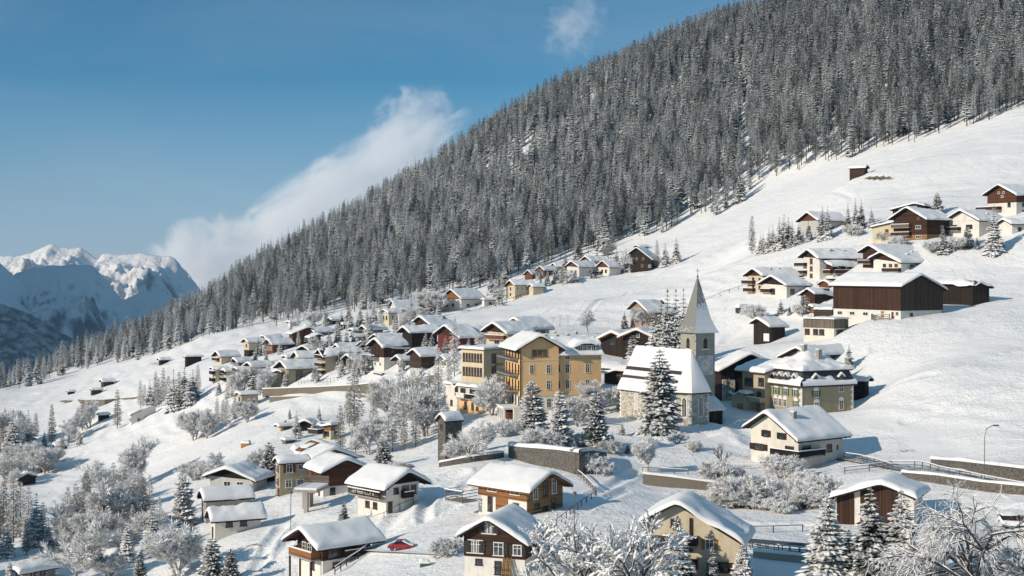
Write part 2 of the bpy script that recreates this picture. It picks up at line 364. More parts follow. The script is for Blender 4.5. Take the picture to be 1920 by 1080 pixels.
# bare, snow-free patches of ground: photo ellipse (x, y, rx, ry, strength)
BARE = [(1648,334,34,4.5,1.0),(940,303,12,5,.7),(1310,893,60,3,.35),(1800,872,70,7,.62),(1850,885,80,5,.7),(470,888,30,4,.5),(870,582,18,2.5,.6),(935,572,30,2,.7),(1700,845,25,5,.55),(300,682,30,5,.55),(120,752,10,4,.5),(650,745,110,3,.4),(1420,905,70,8,.45),(1490,1003,30,3,.4),(475,1024,22,3.5,.7),(1740,770,10,5,.3)]
TRACKS = [([(1000,596),(1042,576),(1090,566)],.8,.35),([(1090,600),(1180,548),(1250,520),(1330,492)],1.0,.4),([(1560,386),(1585,362),(1608,345)],.8,.4),([(95,890),(160,850),(230,812),(330,772)],1.2,.5),([(120,930),(220,872),(320,842)],1.0,.45),
 ([(726,990),(748,962),(775,935),(800,910),(860,888)],1.4,.5),([(795,972),(799,950),(803,932)],.9,.5),([(690,1020),(780,985),(850,950)],.9,.4),([(450,1070),(520,1040),(552,1000)],1.0,.45),([(480,1065),(510,1010),(530,985)],.8,.4),([(1110,930),(1160,905),(1200,880)],.9,.4),([(1090,960),(1180,920),(1240,925)],.9,.35),
 ([(1480,400),(1600,372),(1720,345),(1860,300)],1.2,.4),([(1430,500),(1540,470),(1640,456)],1.2,.5),([(1640,655),(1740,620),(1860,590),(1950,575)],1.2,.5),([(1650,735),(1760,700),(1900,660)],1.2,.45),([(1700,790),(1800,752),(1920,720)],1.3,.45),([(1360,640),(1400,610),(1440,590),(1500,600)],1.4,.5),([(1340,600),(1370,575),(1400,560)],1.0,.4),([(700,730),(760,705),(800,705)],1.2,.4),
 ([(880,585),(960,562),(1040,545),(1180,515),(1290,496)],2.2,.7),([(1180,815),(1260,830),(1330,815)],1.6,.5),([(1345,790),(1390,800),(1420,830)],2.0,.6),([(860,925),(880,905),(950,880)],1.0,.4),([(1250,965),(1330,975),(1420,985),(1510,985)],1.3,.5),([(1750,960),(1840,955),(1925,950)],1.2,.45)]
def build_ground():
    na, nr = 1080, 800
    th = np.linspace(R(-30), R(38), na); rr = np.exp(np.linspace(math.log(45), math.log(1700), nr))
    TH, RR = np.meshgrid(th, rr)
    X = RR*np.tan(TH); Y = RR
    Z = H(X, Y)
    px = 960+F*X/Y; py = HY-F*(Z-ZC)/Y
    # cattle terraces along the steep pastures, and paths trodden or driven into the snow
    z0 = H0(X, Y); msk = np.clip(fbm(X, Y, 45, 3, 61)*3+.3, 0, 1)*np.clip((900-Y)/200, 0, 1)
    Z = Z + .16*msk*np.sin((z0+2.2*fbm(X, Y, 30, 3, 62))*2*math.pi/2.6)
    # shallow ruts of slid and wind driven snow running down the slope
    Z = Z + .22*np.clip(fbm(X, Y, 60, 2, 71)*3, 0, 1)*vnoise((X*.8+Y*.6)/2.2, (Y*.8-X*.6)/26, 72)
    XX, YY = X, Y
    for path, wd, dp in TRACKS:
        q = [at(*p) for p in path]; lo_ = [min(getattr(v, c) for v in q)-8 for c in 'xy']; hi_ = [max(getattr(v, c) for v in q)+8 for c in 'xy']
        sel = (XX > lo_[0]) & (XX < hi_[0]) & (YY > lo_[1]) & (YY < hi_[1]); X, Y = XX[sel], YY[sel]; best = np.full(X.shape, 1e9)
        for a_, c_ in zip(q[:-1], q[1:]):
            dx, dy = c_.x-a_.x, c_.y-a_.y; L2_ = dx*dx+dy*dy+1e-6; t = np.clip(((X-a_.x)*dx+(Y-a_.y)*dy)/L2_, 0, 1)
            wob = .6*vnoise(X/4, Y/4, 77); best = np.minimum(best, np.hypot(X-a_.x-t*dx, Y-a_.y-t*dy)+wob)
        Z[sel] += - dp*np.exp(-(best/wd)**2) + dp*.45*np.exp(-((best-wd*1.7)/(wd*.6))**2)
    X, Y = XX, YY
    m = np.zeros_like(px)
    for x, y, rx, ry, s in BARE:
        q = ((px-x)/rx)**2+((py-y)/ry)**2
        m = np.maximum(m, s*np.clip(1.35-q, 0, 1))
    # forest floor keeps dark litter between the trunks
    vs = np.stack([X.ravel(), Y.ravel(), Z.ravel()], 1)
    idx = np.arange(na*nr).reshape(nr, na)
    q = np.stack([idx[:-1, :-1], idx[:-1, 1:], idx[1:, 1:], idx[1:, :-1]], -1).reshape(-1, 4)
    me = bpy.data.meshes.new('snowy_ground')
    me.vertices.add(len(vs)); me.vertices.foreach_set('co', vs.ravel())
    me.loops.add(q.size); me.loops.foreach_set('vertex_index', q.ravel().astype(np.int32))
    me.polygons.add(len(q)); me.polygons.foreach_set('loop_start', np.arange(0, q.size, 4, dtype=np.int32))
    me.polygons.foreach_set('use_smooth', np.ones(len(q), bool))
    me.update(calc_edges=True)
    a = me.attributes.new('bare', 'FLOAT', 'POINT'); a.data.foreach_set('value', m.ravel().astype(np.float32))
    me.materials.append(mat('ground', m_ground))
    tag(place('snowy_ground', me), 'snow covered slopes of the valley side', None, None, 'structure')
build_ground()
# ------------------------------------------------------------------ buildings
WINC = {}
def window_mesh(w, h, style):
    key = (round(w, 1), round(h, 1), style)
    if key in WINC: return WINC[key]
    w, h = max(key[0], .3), max(key[1], .3)
    b = MB(); f = min(.09, w*.12)
    arch = style.startswith('a')
    b.box(-w/2, w/2, -.02, .05, -h/2, h/2, 1)                               # glass, a little behind the frame
    b.box(-w/2-f, -w/2+.02, -.07, .03, -h/2-f, h/2+f, 0); b.box(w/2-.02, w/2+f, -.07, .03, -h/2-f, h/2+f, 0)
    b.box(-w/2+.02, w/2-.02, -.07, .03, h/2-.02, h/2+f, 0); b.box(-w/2-f*1.8, w/2+f*1.8, -.13, .03, -h/2-f*1.4, -h/2-f*.1, 0)
    if w > .7 and 'n' not in style:
        k = 2 if w < 1.7 else 3 if w < 2.6 else 4
        for i in range(1, k): b.box(-w/2+w*i/k-.035, -w/2+w*i/k+.035, -.055, .03, -h/2+.02, h/2-.02, 0)
    if h > 1.0 and 'n' not in style: b.box(-w/2+.02, w/2-.02, -.05, .03, h*.18-.03, h*.18+.03, 0)
    if arch:
        pts = [(-w/2-f*2.2, 0)] + [((w/2+f*2.2)*math.cos(t), (w/2+f*2.2)*math.sin(t)) for t in np.linspace(math.pi, 0, 9)[1:-1]] + [(w/2+f*2.2, 0)]
        b.prism(pts, lambda p, q, t: (p, t, h/2+f+q), -.06, .03, 0)
    fr = {'w': 'whitepaint', 'b': 'brownpaint', 'k': 'blackpaint', 'r': 'redpaint', 'o': 'orangepaint'}[style[-1]]
    WINC[key] = b.mesh('window', [M(fr), M('glass')]); return WINC[key]
SHC = {}
def shutter_mesh(w, h, c):
    key = (round(w, 1), round(h, 1), c)
    if key not in SHC:
        b = MB(); b.box(-w/2, w/2, -.06, 0, -h/2, h/2, 0)
        for i in range(3): b.box(-w/2+.04, w/2-.04, -.09, -.06, -h/2+h*(i+.2)/3, -h/2+h*(i+.8)/3, 0)
        SHC[key] = b.mesh('shutter', [M(c)])
    return SHC[key]
class Hs: pass
def snow_sheet(W0, W1, L0, L1, zf, T, seed, r=.55, noise_=.09, nu=None, nv=None):
    """soft snow cover over a roof: zf(w, l) is the roof skin"""
    def sp(a, b, n):
        L = b-a; e = min(r, L*.25)
        s = [0, .04*e, .16*e, .4*e, .7*e, e] ; mid = list(np.linspace(e, L-e, n))[1:-1]
        return [a+x for x in s] + [a+x for x in mid] + [b-x for x in reversed(s)]
    us = sp(W0, W1, nu or max(6, min(22, int((W1-W0)/.6)))); vs = sp(L0, L1, nv or max(5, min(22, int((L1-L0)/.7))))
    U, V = np.meshgrid(us, vs, indexing='ij')
    def ed(x, a, b):
        e = np.minimum(x-a, b-x); q = np.clip(e/r, 0, 1); return np.sqrt(np.clip(1-(1-q)**2, 0, 1))
    E = ed(U, W0, W1)*ed(V, L0, L1)
    N = fbm(U+seed*13.7, V+seed*7.3, 2.2, 3, seed)*noise_*3.2 + fbm(U*1.0+seed, V*2.2, .7, 2, seed+5)*noise_*1.3
    Z = np.vectorize(zf)(U, V) + E*(T*(1+.0*U)+N)
    wob = (1-E)*.0
    T = T*(.78+.5*((seed*7919) % 97)/97)
    if seed % 3 == 0 and T < 1:                                                  # some roofs have shed part of their load
        q = fbm(U*1.0+seed*11, V*.5+seed*5, 5.0, 3, seed+21); Z = Z - np.clip(q*3.2-.55, 0, 1)*(T+.22)
    # the rim sags and breaks unevenly
    ru = np.clip(1-np.minimum(U-W0, W1-U)/(r*1.6), 0, 1)*np.sign(U-(W0+W1)/2); rv = np.clip(1-np.minimum(V-L0, L1-V)/(r*1.6), 0, 1)*np.sign(V-(L0+L1)/2)
    wbl = .22*fbm(V+seed*3.1, U*0+seed, 1.7, 3, seed+9)+.03; wb2 = .14*fbm(U+seed*5.1, V*0+seed, 1.3, 2, seed+11)
    U = U+ru*wbl; V = V+rv*wb2
    P = [[(float(U[i, j]), float(V[i, j]), float(Z[i, j])) for j in range(U.shape[1])] for i in range(U.shape[0])]
    # skirt down to the roof skin at the rim
    rim = [[(p[0], p[1], p[2]-.10) for p in row] for row in P]
    return P, rim
def add_snow(b, P, rim, fn, mi=0):
    b.grid([[fn(*p) for p in row] for row in P], mi)
    n, m = len(P), len(P[0])
    for seq in ([(0, j) for j in range(m)], [(n-1, j) for j in range(m)], [(i, 0) for i in range(n)], [(i, m-1) for i in range(n)]):
        b.grid([[fn(*P[i][j]) for i, j in seq], [fn(*rim[i][j]) for i, j in seq]], mi)
_seed = [0]
def base_frame(cx, by, wl, wr, a, P=None):
    P = P or at(cx, by); x, y = P.x, P.y
    be = math.atan2(x, y); lp = Vector((-math.cos(be), math.sin(be), 0)); vd = Vector((math.sin(be), math.cos(be), 0))
    eL = lp*math.cos(R(a)) + vd*math.sin(R(a)); eR = -lp*math.sin(R(a)) + vd*math.cos(R(a))
    def ln(e, px):
        t = (px-960)/F; return (t*y-x)/(e.x-t*e.y)
    LL = ln(eL, cx-wl) if wl else 0; LR = ln(eR, cx+wr) if wr else 0
    return P, eL, eR, LL, LR, F/y, math.atan2(eR.y, eR.x)
def put_win(h, face, u, z, w, hh, style='w', sh=None, parent=None, off=.0, shw=None, z_is_m=False):
    o = place('window', window_mesh(w, hh, style), parent or h.root)
    if face == 'R': o.location = (u*h.LR, -off, z); rot = 0
    else: o.location = (-off, h.LL*(1-u), z); rot = R(-90)
    o.rotation_euler = (0, 0, rot)
    if sh:
        sw = shw or max(.35, round(w,1)*.5)
        for s in (-1, 1):
            k = place('shutter', shutter_mesh(sw, hh+.1, sh), o); k.location = (s*(w/2+sw/2+.09), -.02, 0)
    return o
def balcony(h, face, u0, u1, z, dp, c='brown', hh=1.0, slab='concrete', posts=True, snow=True, style='board', roofp=0):
    b = MB()
    if face == 'R': x0, x1 = u0*h.LR, u1*h.LR; fn = lambda p, q, t: (p, -q, t)
    else: x0, x1 = h.LL*(1-u1), h.LL*(1-u0); fn = lambda p, q, t: (-q, p, t)
    def bx(p0, p1, q0, q1, z0, z1, mi):
        a = fn(p0, q0, z0); d = fn(p1, q1, z1)
        b.box(min(a[0], d[0]), max(a[0], d[0]), min(a[1], d[1]), max(a[1], d[1]), z0, z1, mi)
    bx(x0, x1, .05, dp, z-.18, z, 0)
    o = b.build('balcony', [slab], h.root)
    b = MB()
    def rail(p0, p1, q0, q1):
        if style == 'board': bx(p0, p1, q0, q1, z+.08, z+hh-.08, 0); bx(p0-.02, p1+.02, q0-.02, q1+.02, z+hh-.08, z+hh, 0)
        else:
            for k in range(4): zz = z+.15+k*(hh-.2)/3; bx(p0, p1, q0, q1, zz, zz+.09, 0)
    rail(x0, x1, dp-.06, dp); rail(x0, x0+.06, .05, dp-.08); rail(x1-.06, x1, .05, dp-.08)
    n = max(2, int((x1-x0)/1.8)+1)
    for i in range(n):
        xx = x0+.1+(x1-x0-.2)*i/(n-1); bx(xx-.06, xx+.06, dp-.16, dp-.07, z+.003, z+hh+roofp, 0)
    b.build('railing', [c], o)
    if snow:
        b = MB(); bx(x0-.05, x1+.05, dp-.14, dp+.06, z+hh+.003, z+hh+.16, 0); b.build('rail_snow', ['snow'], o)
    return o
def house(name, label, cx, by, wl, wr, hh, a=45, gable='L', pitch=22, au=.5, low='white', up=None, split=0.0, ov=1.0, ovf=1.3, snow=.5, wins=(), auto=None, chim=(), group=None, cat='house',
          rough=.09, gmat=None, flat=False, roofc='dark', wc='w', sh=None, bal=(), door=None, ext=0, smooth_r=.35):
    _seed[0] += 1; sd = _seed[0]
    if cx < 780 and 598 < by < 732 and hh > 5: wl, wr, hh, ov, ovf = wl*1.16, wr*1.16, hh*1.1, ov+.25, ovf+.3
    P, eL, eR, LL, LR, s, rot = base_frame(cx, by, wl, wr, a)
    LL = max(LL, 2.0); LR = max(LR, 2.0)
    h = Hs(); h.LL, h.LR, h.s, h.P = LL, LR, s, P
    root = h.root = thing(name, label, cat, P, rot, group)
    he = hh/s; h.he = he
    if gable == 'L': W, D, fn = LL, LR, (lambda w_, z, l: (l, w_, z)); wa = W*(1-au)
    else: W, D, fn = LR, LL, (lambda w_, z, l: (w_, l, z)); wa = W*au
    if ext: D += ext
    h.W, h.D, h.fn, h.wa = W, D, fn, wa
    tp = 0 if flat else math.tan(R(pitch))
    ridge = he + tp*wa; far = ridge - tp*(W-wa); h.ridge = ridge; h.far = far
    zs = he*split; base = -4.0
    up = up or low
    def wprof(z0, ins=0.0):
        return [(-ins, z0), (W+ins, z0), (W+ins, far), (wa, ridge), (-ins, he)]
    if split > 0:
        b = MB(); b.prism([(0, base), (W, base), (W, zs), (0, zs)], fn, 0, D); b.build('wall', [low], root)
        b = MB(); b.prism(wprof(zs+.002, .07), fn, -.07, D+.07)
        b.build('timber_wall' if (up in WOOD or up.startswith('v_')) else 'upper_wall', [up], root)
    else:
        b = MB(); b.prism(wprof(base), fn, 0, D); b.build('wall', [low], root)
    if gmat and not flat:
        g0 = min(he, far)*.98
        b = MB(); q = [(.02, he), (wa, ridge-.02), (W-.02, far)] if abs(he-far) < .05 else [(.02, he), (wa, ridge-.02), (W-.02, far)]
        b.prism(q, fn, -.12, -.005); b.build('gable_boarding', [gmat], root)
    # roof slab
    th = .22
    def rz(w_): return ridge - tp*abs(w_-wa)
    pts = [(-ov, rz(-ov)+.05), (wa, ridge+.05), (W+ov, rz(W+ov)+.05)]
    poly = [(p, z) for p, z in pts] + [(p, z+th) for p, z in reversed(pts)]
    b = MB(); b.prism(poly, fn, -ovf, D+ovf)
    if not flat and s > 5:
        k = max(3, int(D/1.2))                                       # rafter ends under the eaves
        for w0, w1 in ((-ov+.05, -.1), (W+.1, W+ov-.05)):
            for i in range(k):
                l = .2+(D-.4)*i/(k-1); b.prism([(w0, rz(w0)-.08), (w1, rz(w1)-.08), (w1, rz(w1)+.048), (w0, rz(w0)+.048)], fn, l-.06, l+.06)
        for w_ in (-ov*.35, wa, W+ov*.35): b.prism([(w_-.09, rz(w_)-.16), (w_+.09, rz(w_)-.16), (w_+.09, rz(w_)+.045), (w_-.09, rz(w_)+.045)], fn, -ovf+.1, -.12)
    roof = h.roof = b.build('roof', [roofc], root)
    def zf(w_, l): return ridge + .05 + th - tp*(math.sqrt((w_-wa)**2+smooth_r**2)-smooth_r if not flat else 0)
    P_, rim = snow_sheet(-ov-.12, W+ov+.12, -ovf-.12, D+ovf+.12, zf, snow, sd, r=min(.6, snow*1.1), noise_=rough)
    b = MB(); add_snow(b, P_, rim, lambda w_, l, z: fn(w_, z, l)); sn = b.build('roof_snow', ['roofsnow'], roof, smooth=True)
    for (wf, lf, ch, cw) in chim:
        w_, l = W*wf, D*lf; z0 = rz(w_)-.1
        b = MB(); 
        for q0, q1, zz0, zz1, mi in ((cw, cw, z0, z0+ch+snow, 0), (cw+.12, cw+.12, z0+ch+snow, z0+ch+snow+.12, 0)):
            p = fn(w_, zz0, l); b.box(p[0]-q0/2, p[0]+q0/2, p[1]-q0/2, p[1]+q0/2, zz0, zz1, mi)
        p = fn(w_, 0, l); b.box(p[0]-cw*.5, p[0]+cw*.5, p[1]-cw*.5, p[1]+cw*.5, z0+ch+snow+.121, z0+ch+snow+.34, 1)
        b.build('chimney', ['concrete', 'snow'], roof)
    for wd in wins:
        face, u, v, w_, h_ = wd[:5]; st = wd[5] if len(wd) > 5 else wc; shc = wd[6] if len(wd) > 6 else sh
        off = .07 if split > 0 and v*he > zs else 0
        put_win(h, face, u, v*he, w_, h_, st, shc, off=off+(.12 if (gmat and v > 1) else 0))
    if auto:
        for (face, rows, cols, w_, h_) in auto:
            wid = LL if face == 'L' else LR
            for r_ in rows:
                for c in range(cols):
                    u = (c+.5)/cols + (rng.random()-.5)*.04
                    if cols > 1: u = .12+.76*c/(cols-1)
                    put_win(h, face, u, r_*he, w_, h_, wc, sh, off=.07 if split > 0 and r_*he > zs else 0)
    if not wins and not auto and name in ('house', 'chalet', 'village_house', 'apartment_house', 'cottage', 'timber_house') and s < 9.5 and hh > 8:
        for u in (.28, .68): put_win(h, 'L', u, .52*he, 1.05, 1.15, wc, sh)
        for u in ((.3, .72) if LR < 11 else (.18, .5, .8)): put_win(h, 'R', u, .52*he, 1.1, 1.15, wc, sh)
        if gable == 'L' and W > 5: put_win(h, 'L', 1-wa/W, he+.25, .8, .8, wc, off=.12 if gmat else 0)
    for bb in bal: balcony(h, *bb[:5], **(bb[5] if len(bb) > 5 else {}))
    if door:
        face, u, w_, h_, c = door; b = MB(); b.box(-w_/2, w_/2, -.09, .02, 0, h_, 0); b.box(-w_/2-.08, w_/2+.08, -.06, .02, h_, h_+.1, 0)
        o = b.build('door', [c], root); o.location = (u*LR, 0, door[5] if len(door) > 5 else 0) if face == 'R' else (0, LL*(1-u), 0); o.rotation_euler = (0, 0, 0 if face == 'R' else R(-90))
        hb = MB(); hb.box(w_/2-.18, w_/2-.1, -.14, -.092, 1.0, 1.1); hb.build('handle', ['metal'], o)
    return h
VB = dict(c='brown'); OB = dict(c='orange')
# ---- nearest row
h = house('chalet', 'dark brown chalet with black shutters on a white base beside the snowy bare tree', 984, 1082, 113, 36, 62, 18, 'L', 30, .42, 'white', 'brown', .52, .6, .9, .4,
  wins=[('L',.13,.83,1.0,1.35,'w'),('L',.235,.83,1.0,1.35,'w'),('L',.57,.80,1.05,1.4,'w','blackpaint'),('L',.88,.8,.9,1.1,'w','blackpaint'),('L',.37,1.42,.95,1.2,'w'),('L',.46,1.42,.95,1.2,'w'),('L',.24,.36,.7,.6,'k'),('L',.56,.33,.7,.6,'k'),('L',.56,.12,.7,.7,'k')], roofc='dark')
for u, z in ((.06, .83), (.31, .83), (.29, 1.42), (.54, 1.42)):
    o = place('shutter', shutter_mesh(.6, 1.4, 'blackpaint'), h.root, (-.09, h.LL*(1-u), z*h.he), R(-90))
b = MB()
for i in range(7): b.tube((-1.2+.1*i % .3, h.LL*.33-.16*i, -.3), (-.25, h.LL*.33-.16*i+.05, 2.2-.1*(i % 3)), .09, .08, 6)
tag(b.build('plank_stack', ['honey'], None, loc=h.P, rotz=h.root.rotation_euler.z), 'yellow planks leaning upright against the white base of the dark brown chalet', 'planks')
h = house('chalet', 'small dark timber chalet with an orange balcony on posts by the parked car', 605, 1077, 46, 88, 56, 58, 'L', 27, .5, 'white', 'brown', .44, 1.3, 1.7, .5, roofc='brown',
  wins=[('L',.28,.72,.9,1.5,'w'),('L',.5,.72,.9,1.5,'w'),('L',.78,.72,.6,1.3,'b'),('R',.25,.70,2.2,1.6,'k'),('R',.62,.72,.8,1.2,'b'),('R',.82,.72,.9,1.1,'w'),('L',.6,.22,.8,1.2,'b'),('R',.3,.2,1.2,1.0,'k')],
  bal=[('L',.0,.92,1.95,1.5,dict(c='orange',hh=1.0)),('R',.4,.9,1.95,1.0,dict(c='brown',hh=.9))])
for y in (h.LL*.1, h.LL*.55, h.LL*.97): b = MB(); b.box(-1.5, -1.3, y-.1, y+.1, -2, 1.76); b.build('post', ['brown'], h.root)
h = house('chalet', 'white chalet with a black gable and wraparound balcony below the brown timber house', 724, 966, 53, 61, 55, 52, 'R', 27, .52, 'white', 'white', 0, 1.4, 1.4, .6, gmat='black', roofc='dark',
  wins=[('L',.35,.78,1.0,1.5,'w'),('L',.7,.78,1.5,1.4,'b'),('R',.3,.78,.8,.8,'k'),('R',.58,.72,1.3,1.7,'o'),('R',.84,.75,.9,1.3,'b'),('L',.35,.25,.9,.9,'b'),('L',.62,.25,.9,.9,'b')],
  bal=[('L',-.12,1.0,2.6,1.3,dict(c='dark',hh=.95,style='bars')),('R',.44,.72,2.4,1.1,dict(c='dark',hh=.9))], door=('R',.12,.8,1.9,'brownpaint'))
h = house('timber_house', 'red brown timber house with a white base behind the concrete parking deck', 606, 933, 24, 79, 48, 70, 'R', 24, .5, 'white', 'red', .42, .8, 1.1, .6,
  wins=[('L',.25,.75,.6,2.0,'r'),('L',.5,.75,.6,2.0,'r'),('L',.75,.75,.6,2.0,'r'),('R',.6,.72,.7,.9,'k'),('R',.22,.22,.8,1.1,'k'),('L',.3,.22,.6,1.6,'r'),('L',.7,.22,.6,1.6,'r')])
h = house('timber_house', 'orange brown timber house peeping out between the beige house and the red brown one', 588, 905, 14, 70, 44, 70, 'R', 22, .5, 'orange', None, 0, .9, 1.2, .6, roofc='orange',
  wins=[('L',.3,.7,.6,1.0,'b'),('L',.7,.7,.6,1.0,'b'),('L',.3,.3,.6,1.0,'b'),('L',.7,.3,.6,1.0,'b')])
h = house('timber_house', 'farthest and lowest of the three timber houses under rounded snow roofs', 566, 872, 10, 58, 28, 70, 'R', 20, .5, 'orange', None, 0, .8, 1.0, .6, roofc='orange')
h = house('village_house', 'tall beige house with dark red shutters beside the concrete parking deck', 525, 930, 8, 53, 61, 74, 'L', 26, .5, 'olive', None, 0, .5, .4, .45, roofc='dark',
  wins=[('R',.33,.82,1.0,1.3,'w','redpaint'),('R',.74,.85,.75,.8,'w'),('R',.3,.36,1.0,1.2,'w'),('R',.72,.38,1.1,.9,'w'),('L',.3,.8,1.0,1.2,'w','redpaint'),('L',.3,.4,1.0,1.2,'w','redpaint'),('L',.7,.1,1.0,1.2,'b')])
h = house('village_house', 'white house with a deep rippled snow roof and two small windows above the snowy pine', 403, 1015, 8, 86, 41, 78, 'L', 33, .5, 'white', None, 0, .8, .8, .6, rough=.2, roofc='dark',
  wins=[('R',.31,.72,.9,.65,'k'),('R',.62,.72,.9,.65,'k')], door=('L',.5,1,1.9,'brownpaint'), chim=((.15,.8,.3,.5),))
h = house('village_house', 'grey walled house with a steep smooth snow roof directly behind the rippled roof house', 386, 983, 8, 84, 47, 76, 'L', 36, .5, 'grey', None, 0, .7, .6, .5, roofc='dark')
h = house('village_house', 'low house with a black front gable behind the two steep snow roofs', 474, 924, 80, 26, 24, 25, 'L', 20, .42, 'lightgrey', None, 0, 1.0, 1.1, .45, gmat='black', roofc='dark', wins=[('L',.4,.6,1.2,.9,'w'),('L',.7,.6,1.2,.9,'w')])
h = house('timber_house', 'honey timber house with white lower wall and slatted terrace below the stone garden wall', 988, 968, 91, 66, 49, 43, 'R', 27, .5, 'white', 'white', 0, .9, 1.3, .5, roofc='orange',
  wins=[('L',.25,.28,.85,2.2,'b'),('L',.55,.22,.85,1.6,'b'),('L',.78,.2,1.0,1.6,'b')])
b = MB(); b.box(-.08, -.004, 0, h.LL, h.he*.55, h.he-.02); b.box(-.09, -.006, h.LL*.38, h.LL*.63, -.5, h.he*.55-.01); b.build('timber_panel', ['orange'], h.root)
b = MB(); b.prism([(-.05, -1), (h.LR+.02, -1), (h.LR+.02, h.far-.02), (h.wa, h.ridge-.02), (-.05, h.he-.02)], lambda p, q, t: (p, t, q), -.1, -.006); b.build('timber_cladding', ['honey'], h.root)
for u, v, w_, h_, st in ((.22,.9,.75,2.0,'w'),(.5,.95,.75,2.0,'b'),(.75,1.0,.75,2.0,'w'),(.27,.32,.9,.6,'k'),(.73,.25,.7,1.8,'b'),(.5,.18,.8,.5,'k')): put_win(h, 'R', u, v*h.he, w_, h_, st, off=.1)
for u in (.3, .77): put_win(h, 'L', u, .84*h.he, 1.6, .5, 'w', off=.08)
balcony(h, 'L', -.38, -.01, 1.2, 3.2, c='weather', hh=1.5, style='bars')
h = house('village_house', 'cream house with brown shutters and a long blue shaded roof between spruces', 1387, 1096, 174, 14, 80, 8, 'L', 29, .34, 'cream', None, 0, .7, 1.0, .45, roofc='dark', wc='k',
  wins=[('L',.31,1.36,.9,.8,'b'),('L',.68,.9,.8,1.1,'w','orangepaint'),('L',.34,.95,1.9,1.4,'b'),('L',.8,.38,1.5,1.0,'b','brown'),('L',.4,.42,1.5,1.0,'b','brown'),('L',.12,.9,1.0,1.2,'b','brown')],
  bal=[('L',.2,.56,4.1,1.3,dict(c='dark',hh=1.0))])
b = MB(); 
for y in (.47, .49): b.box(-.14, -.03, h.LL*(1-y)-.06, h.LL*(1-y)+.06, 3.2, 7.0)
b.build('downpipe', ['brown'], h.root)
h = house('village_house', 'white house with brown shutters and dark corner balcony below the mansard villa', 1497, 884, 89, 83, 60, 42, 'L', 30, .4, 'pale', None, 0, .9, 1.2, .5, roofc='dark', wc='k', chim=((.36,.28,1.3,.8),),
  wins=[('L',.33,1.06,1.0,1.0,'k','brown'),('L',.66,1.04,1.0,.95,'k','brown'),('L',.17,.6,2.0,1.0,'k','brown'),('L',.82,.6,1.8,1.5,'b'),('R',.18,.62,2.0,1.6,'k'),('R',.69,.62,1.2,1.2,'k'),('R',.88,.62,.35,.7,'k'),('L',.25,.12,.9,1.0,'k')],
  bal=[('L',.52,1.12,2.5,1.3,dict(c='black',hh=1.0)),('R',-.08,.48,2.5,1.3,dict(c='black',hh=1.0))])
h = house('garage', 'wide white garage with a dark timber front behind three heavy snowed spruces', 1714, 985, 147, 16, 52, 11, 'L', 19, .6, 'white', None, 0, .6, 1.2, .6, roofc='dark')
b = MB(); b.prism([(h.LL*.2, -1), (h.LL*.68, -1), (h.LL*.68, h.he+1.2), (h.wa, h.ridge-.1), (h.LL*.2, h.he+.4)], lambda p, q, t: (t, p, q), -.1, -.01); b.prism([(h.LL*.76, -1), (h.LL*.985, -1), (h.LL*.985, h.he*1.0), (h.LL*.76, h.he*1.0)], lambda p, q, t: (t, p, q), -.1, -.01); b.build('garage_door', ['v_brown'], h.root)
house('shed', 'flat snow roof of a shed at the picture edge beyond the drooping birch', 1886, 992, 3, 90, 18, 78, 'L', 8, .5, 'dark', None, 0, .4, .5, .6)
house('village_house', 'cream house half hidden by the snow laden bare tree', 1142, 1090, 84, 14, 44, 10, 'R', 24, .5, 'cream', None, 0, .5, .5, .4, wins=[('L',.3,.6,1.0,1.0,'b'),('L',.7,.6,1.0,1.0,'b')])
# ---- bottom left corner, in the shade
house('village_house', 'house with two chimneys and a dark gable behind the round frosted trees', 206, 1066, 32, 18, 20, 45, 'R', 33, .5, 'grey', None, 0, .7, .9, .45, gmat='dark', roofc='brown', chim=((.4,.3,.8,.7),(.45,.8,.8,.7)))
house('village_house', 'low long house with a broad shaded snow roof in the valley bottom', 42, 1090, 10, 62, 16, 58, 'L', 20, .5, 'grey', None, 0, .7, .9, .6, roofc='brown', wins=[('R',.3,.5,1.2,.8,'w'),('R',.6,.5,1.2,.8,'w')])
# ---- church quarter
h = house('timber_house', 'dark timber house with a big glazed gable right of the church tower', 1352, 752, 14, 84, 58, 70, 'R', 27, .62, 'v_dark', None, 0, .9, 1.4, .6, roofc='rust', wins=[('R',.2,.8,1.2,1.6,'k'),('R',.2,.3,1.2,1.6,'k'),('R',.5,1.15,1.6,1.0,'k'),('R',.75,1.15,1.6,1.0,'k'),('R',.6,.7,1.4,1.4,'k')])
b = MB(); b.box(h.LR*.02, h.LR*.1, -.6, -.01, -3, h.he*.7); b.box(h.LR*.12, h.LR*.3, -.3, -.01, -3, h.he*.68); b.build('stone_pier', ['churchstone'], h.root)
h = house('village_house', 'cream house with an open loggia attached left of the mansard villa', 1434, 774, 42, 66, 76, 50, 'R', 16, .5, 'sand', None, 0, 1.0, 1.2, .7, roofc='orange', wins=[('L',.75,.33,1.1,1.4,'ab'),('L',.3,.72,2.6,1.5,'k'),('L',.85,.75,1.6,1.6,'k')], door=('L',.72,1.3,2.0,'orangepaint'), bal=[('L',.5,1.05,2.3,1.6,dict(c='sand',hh=.8))])
house('garage', 'low cream outbuilding under a flat snow cap beside the loggia house', 1398, 770, 26, 20, 30, 50, 'L', 6, .5, 'sand', None, 0, .3, .3, .35, door=('L',.6,1.6,1.2,'orangepaint'))
house('village_house', 'house with a sloping snow roof showing above the mansard villa', 1518, 702, 48, 82, 36, 40, 'L', 24, .6, 'weather', None, 0, .9, 1.2, .5, roofc='brown')
house('barn', 'dark barn with a snow roof at the uphill side of the mansard villa', 1622, 745, 34, 7, 31, 20, 'R', 22, .5, 'dark', None, 0, .8, .8, .55)
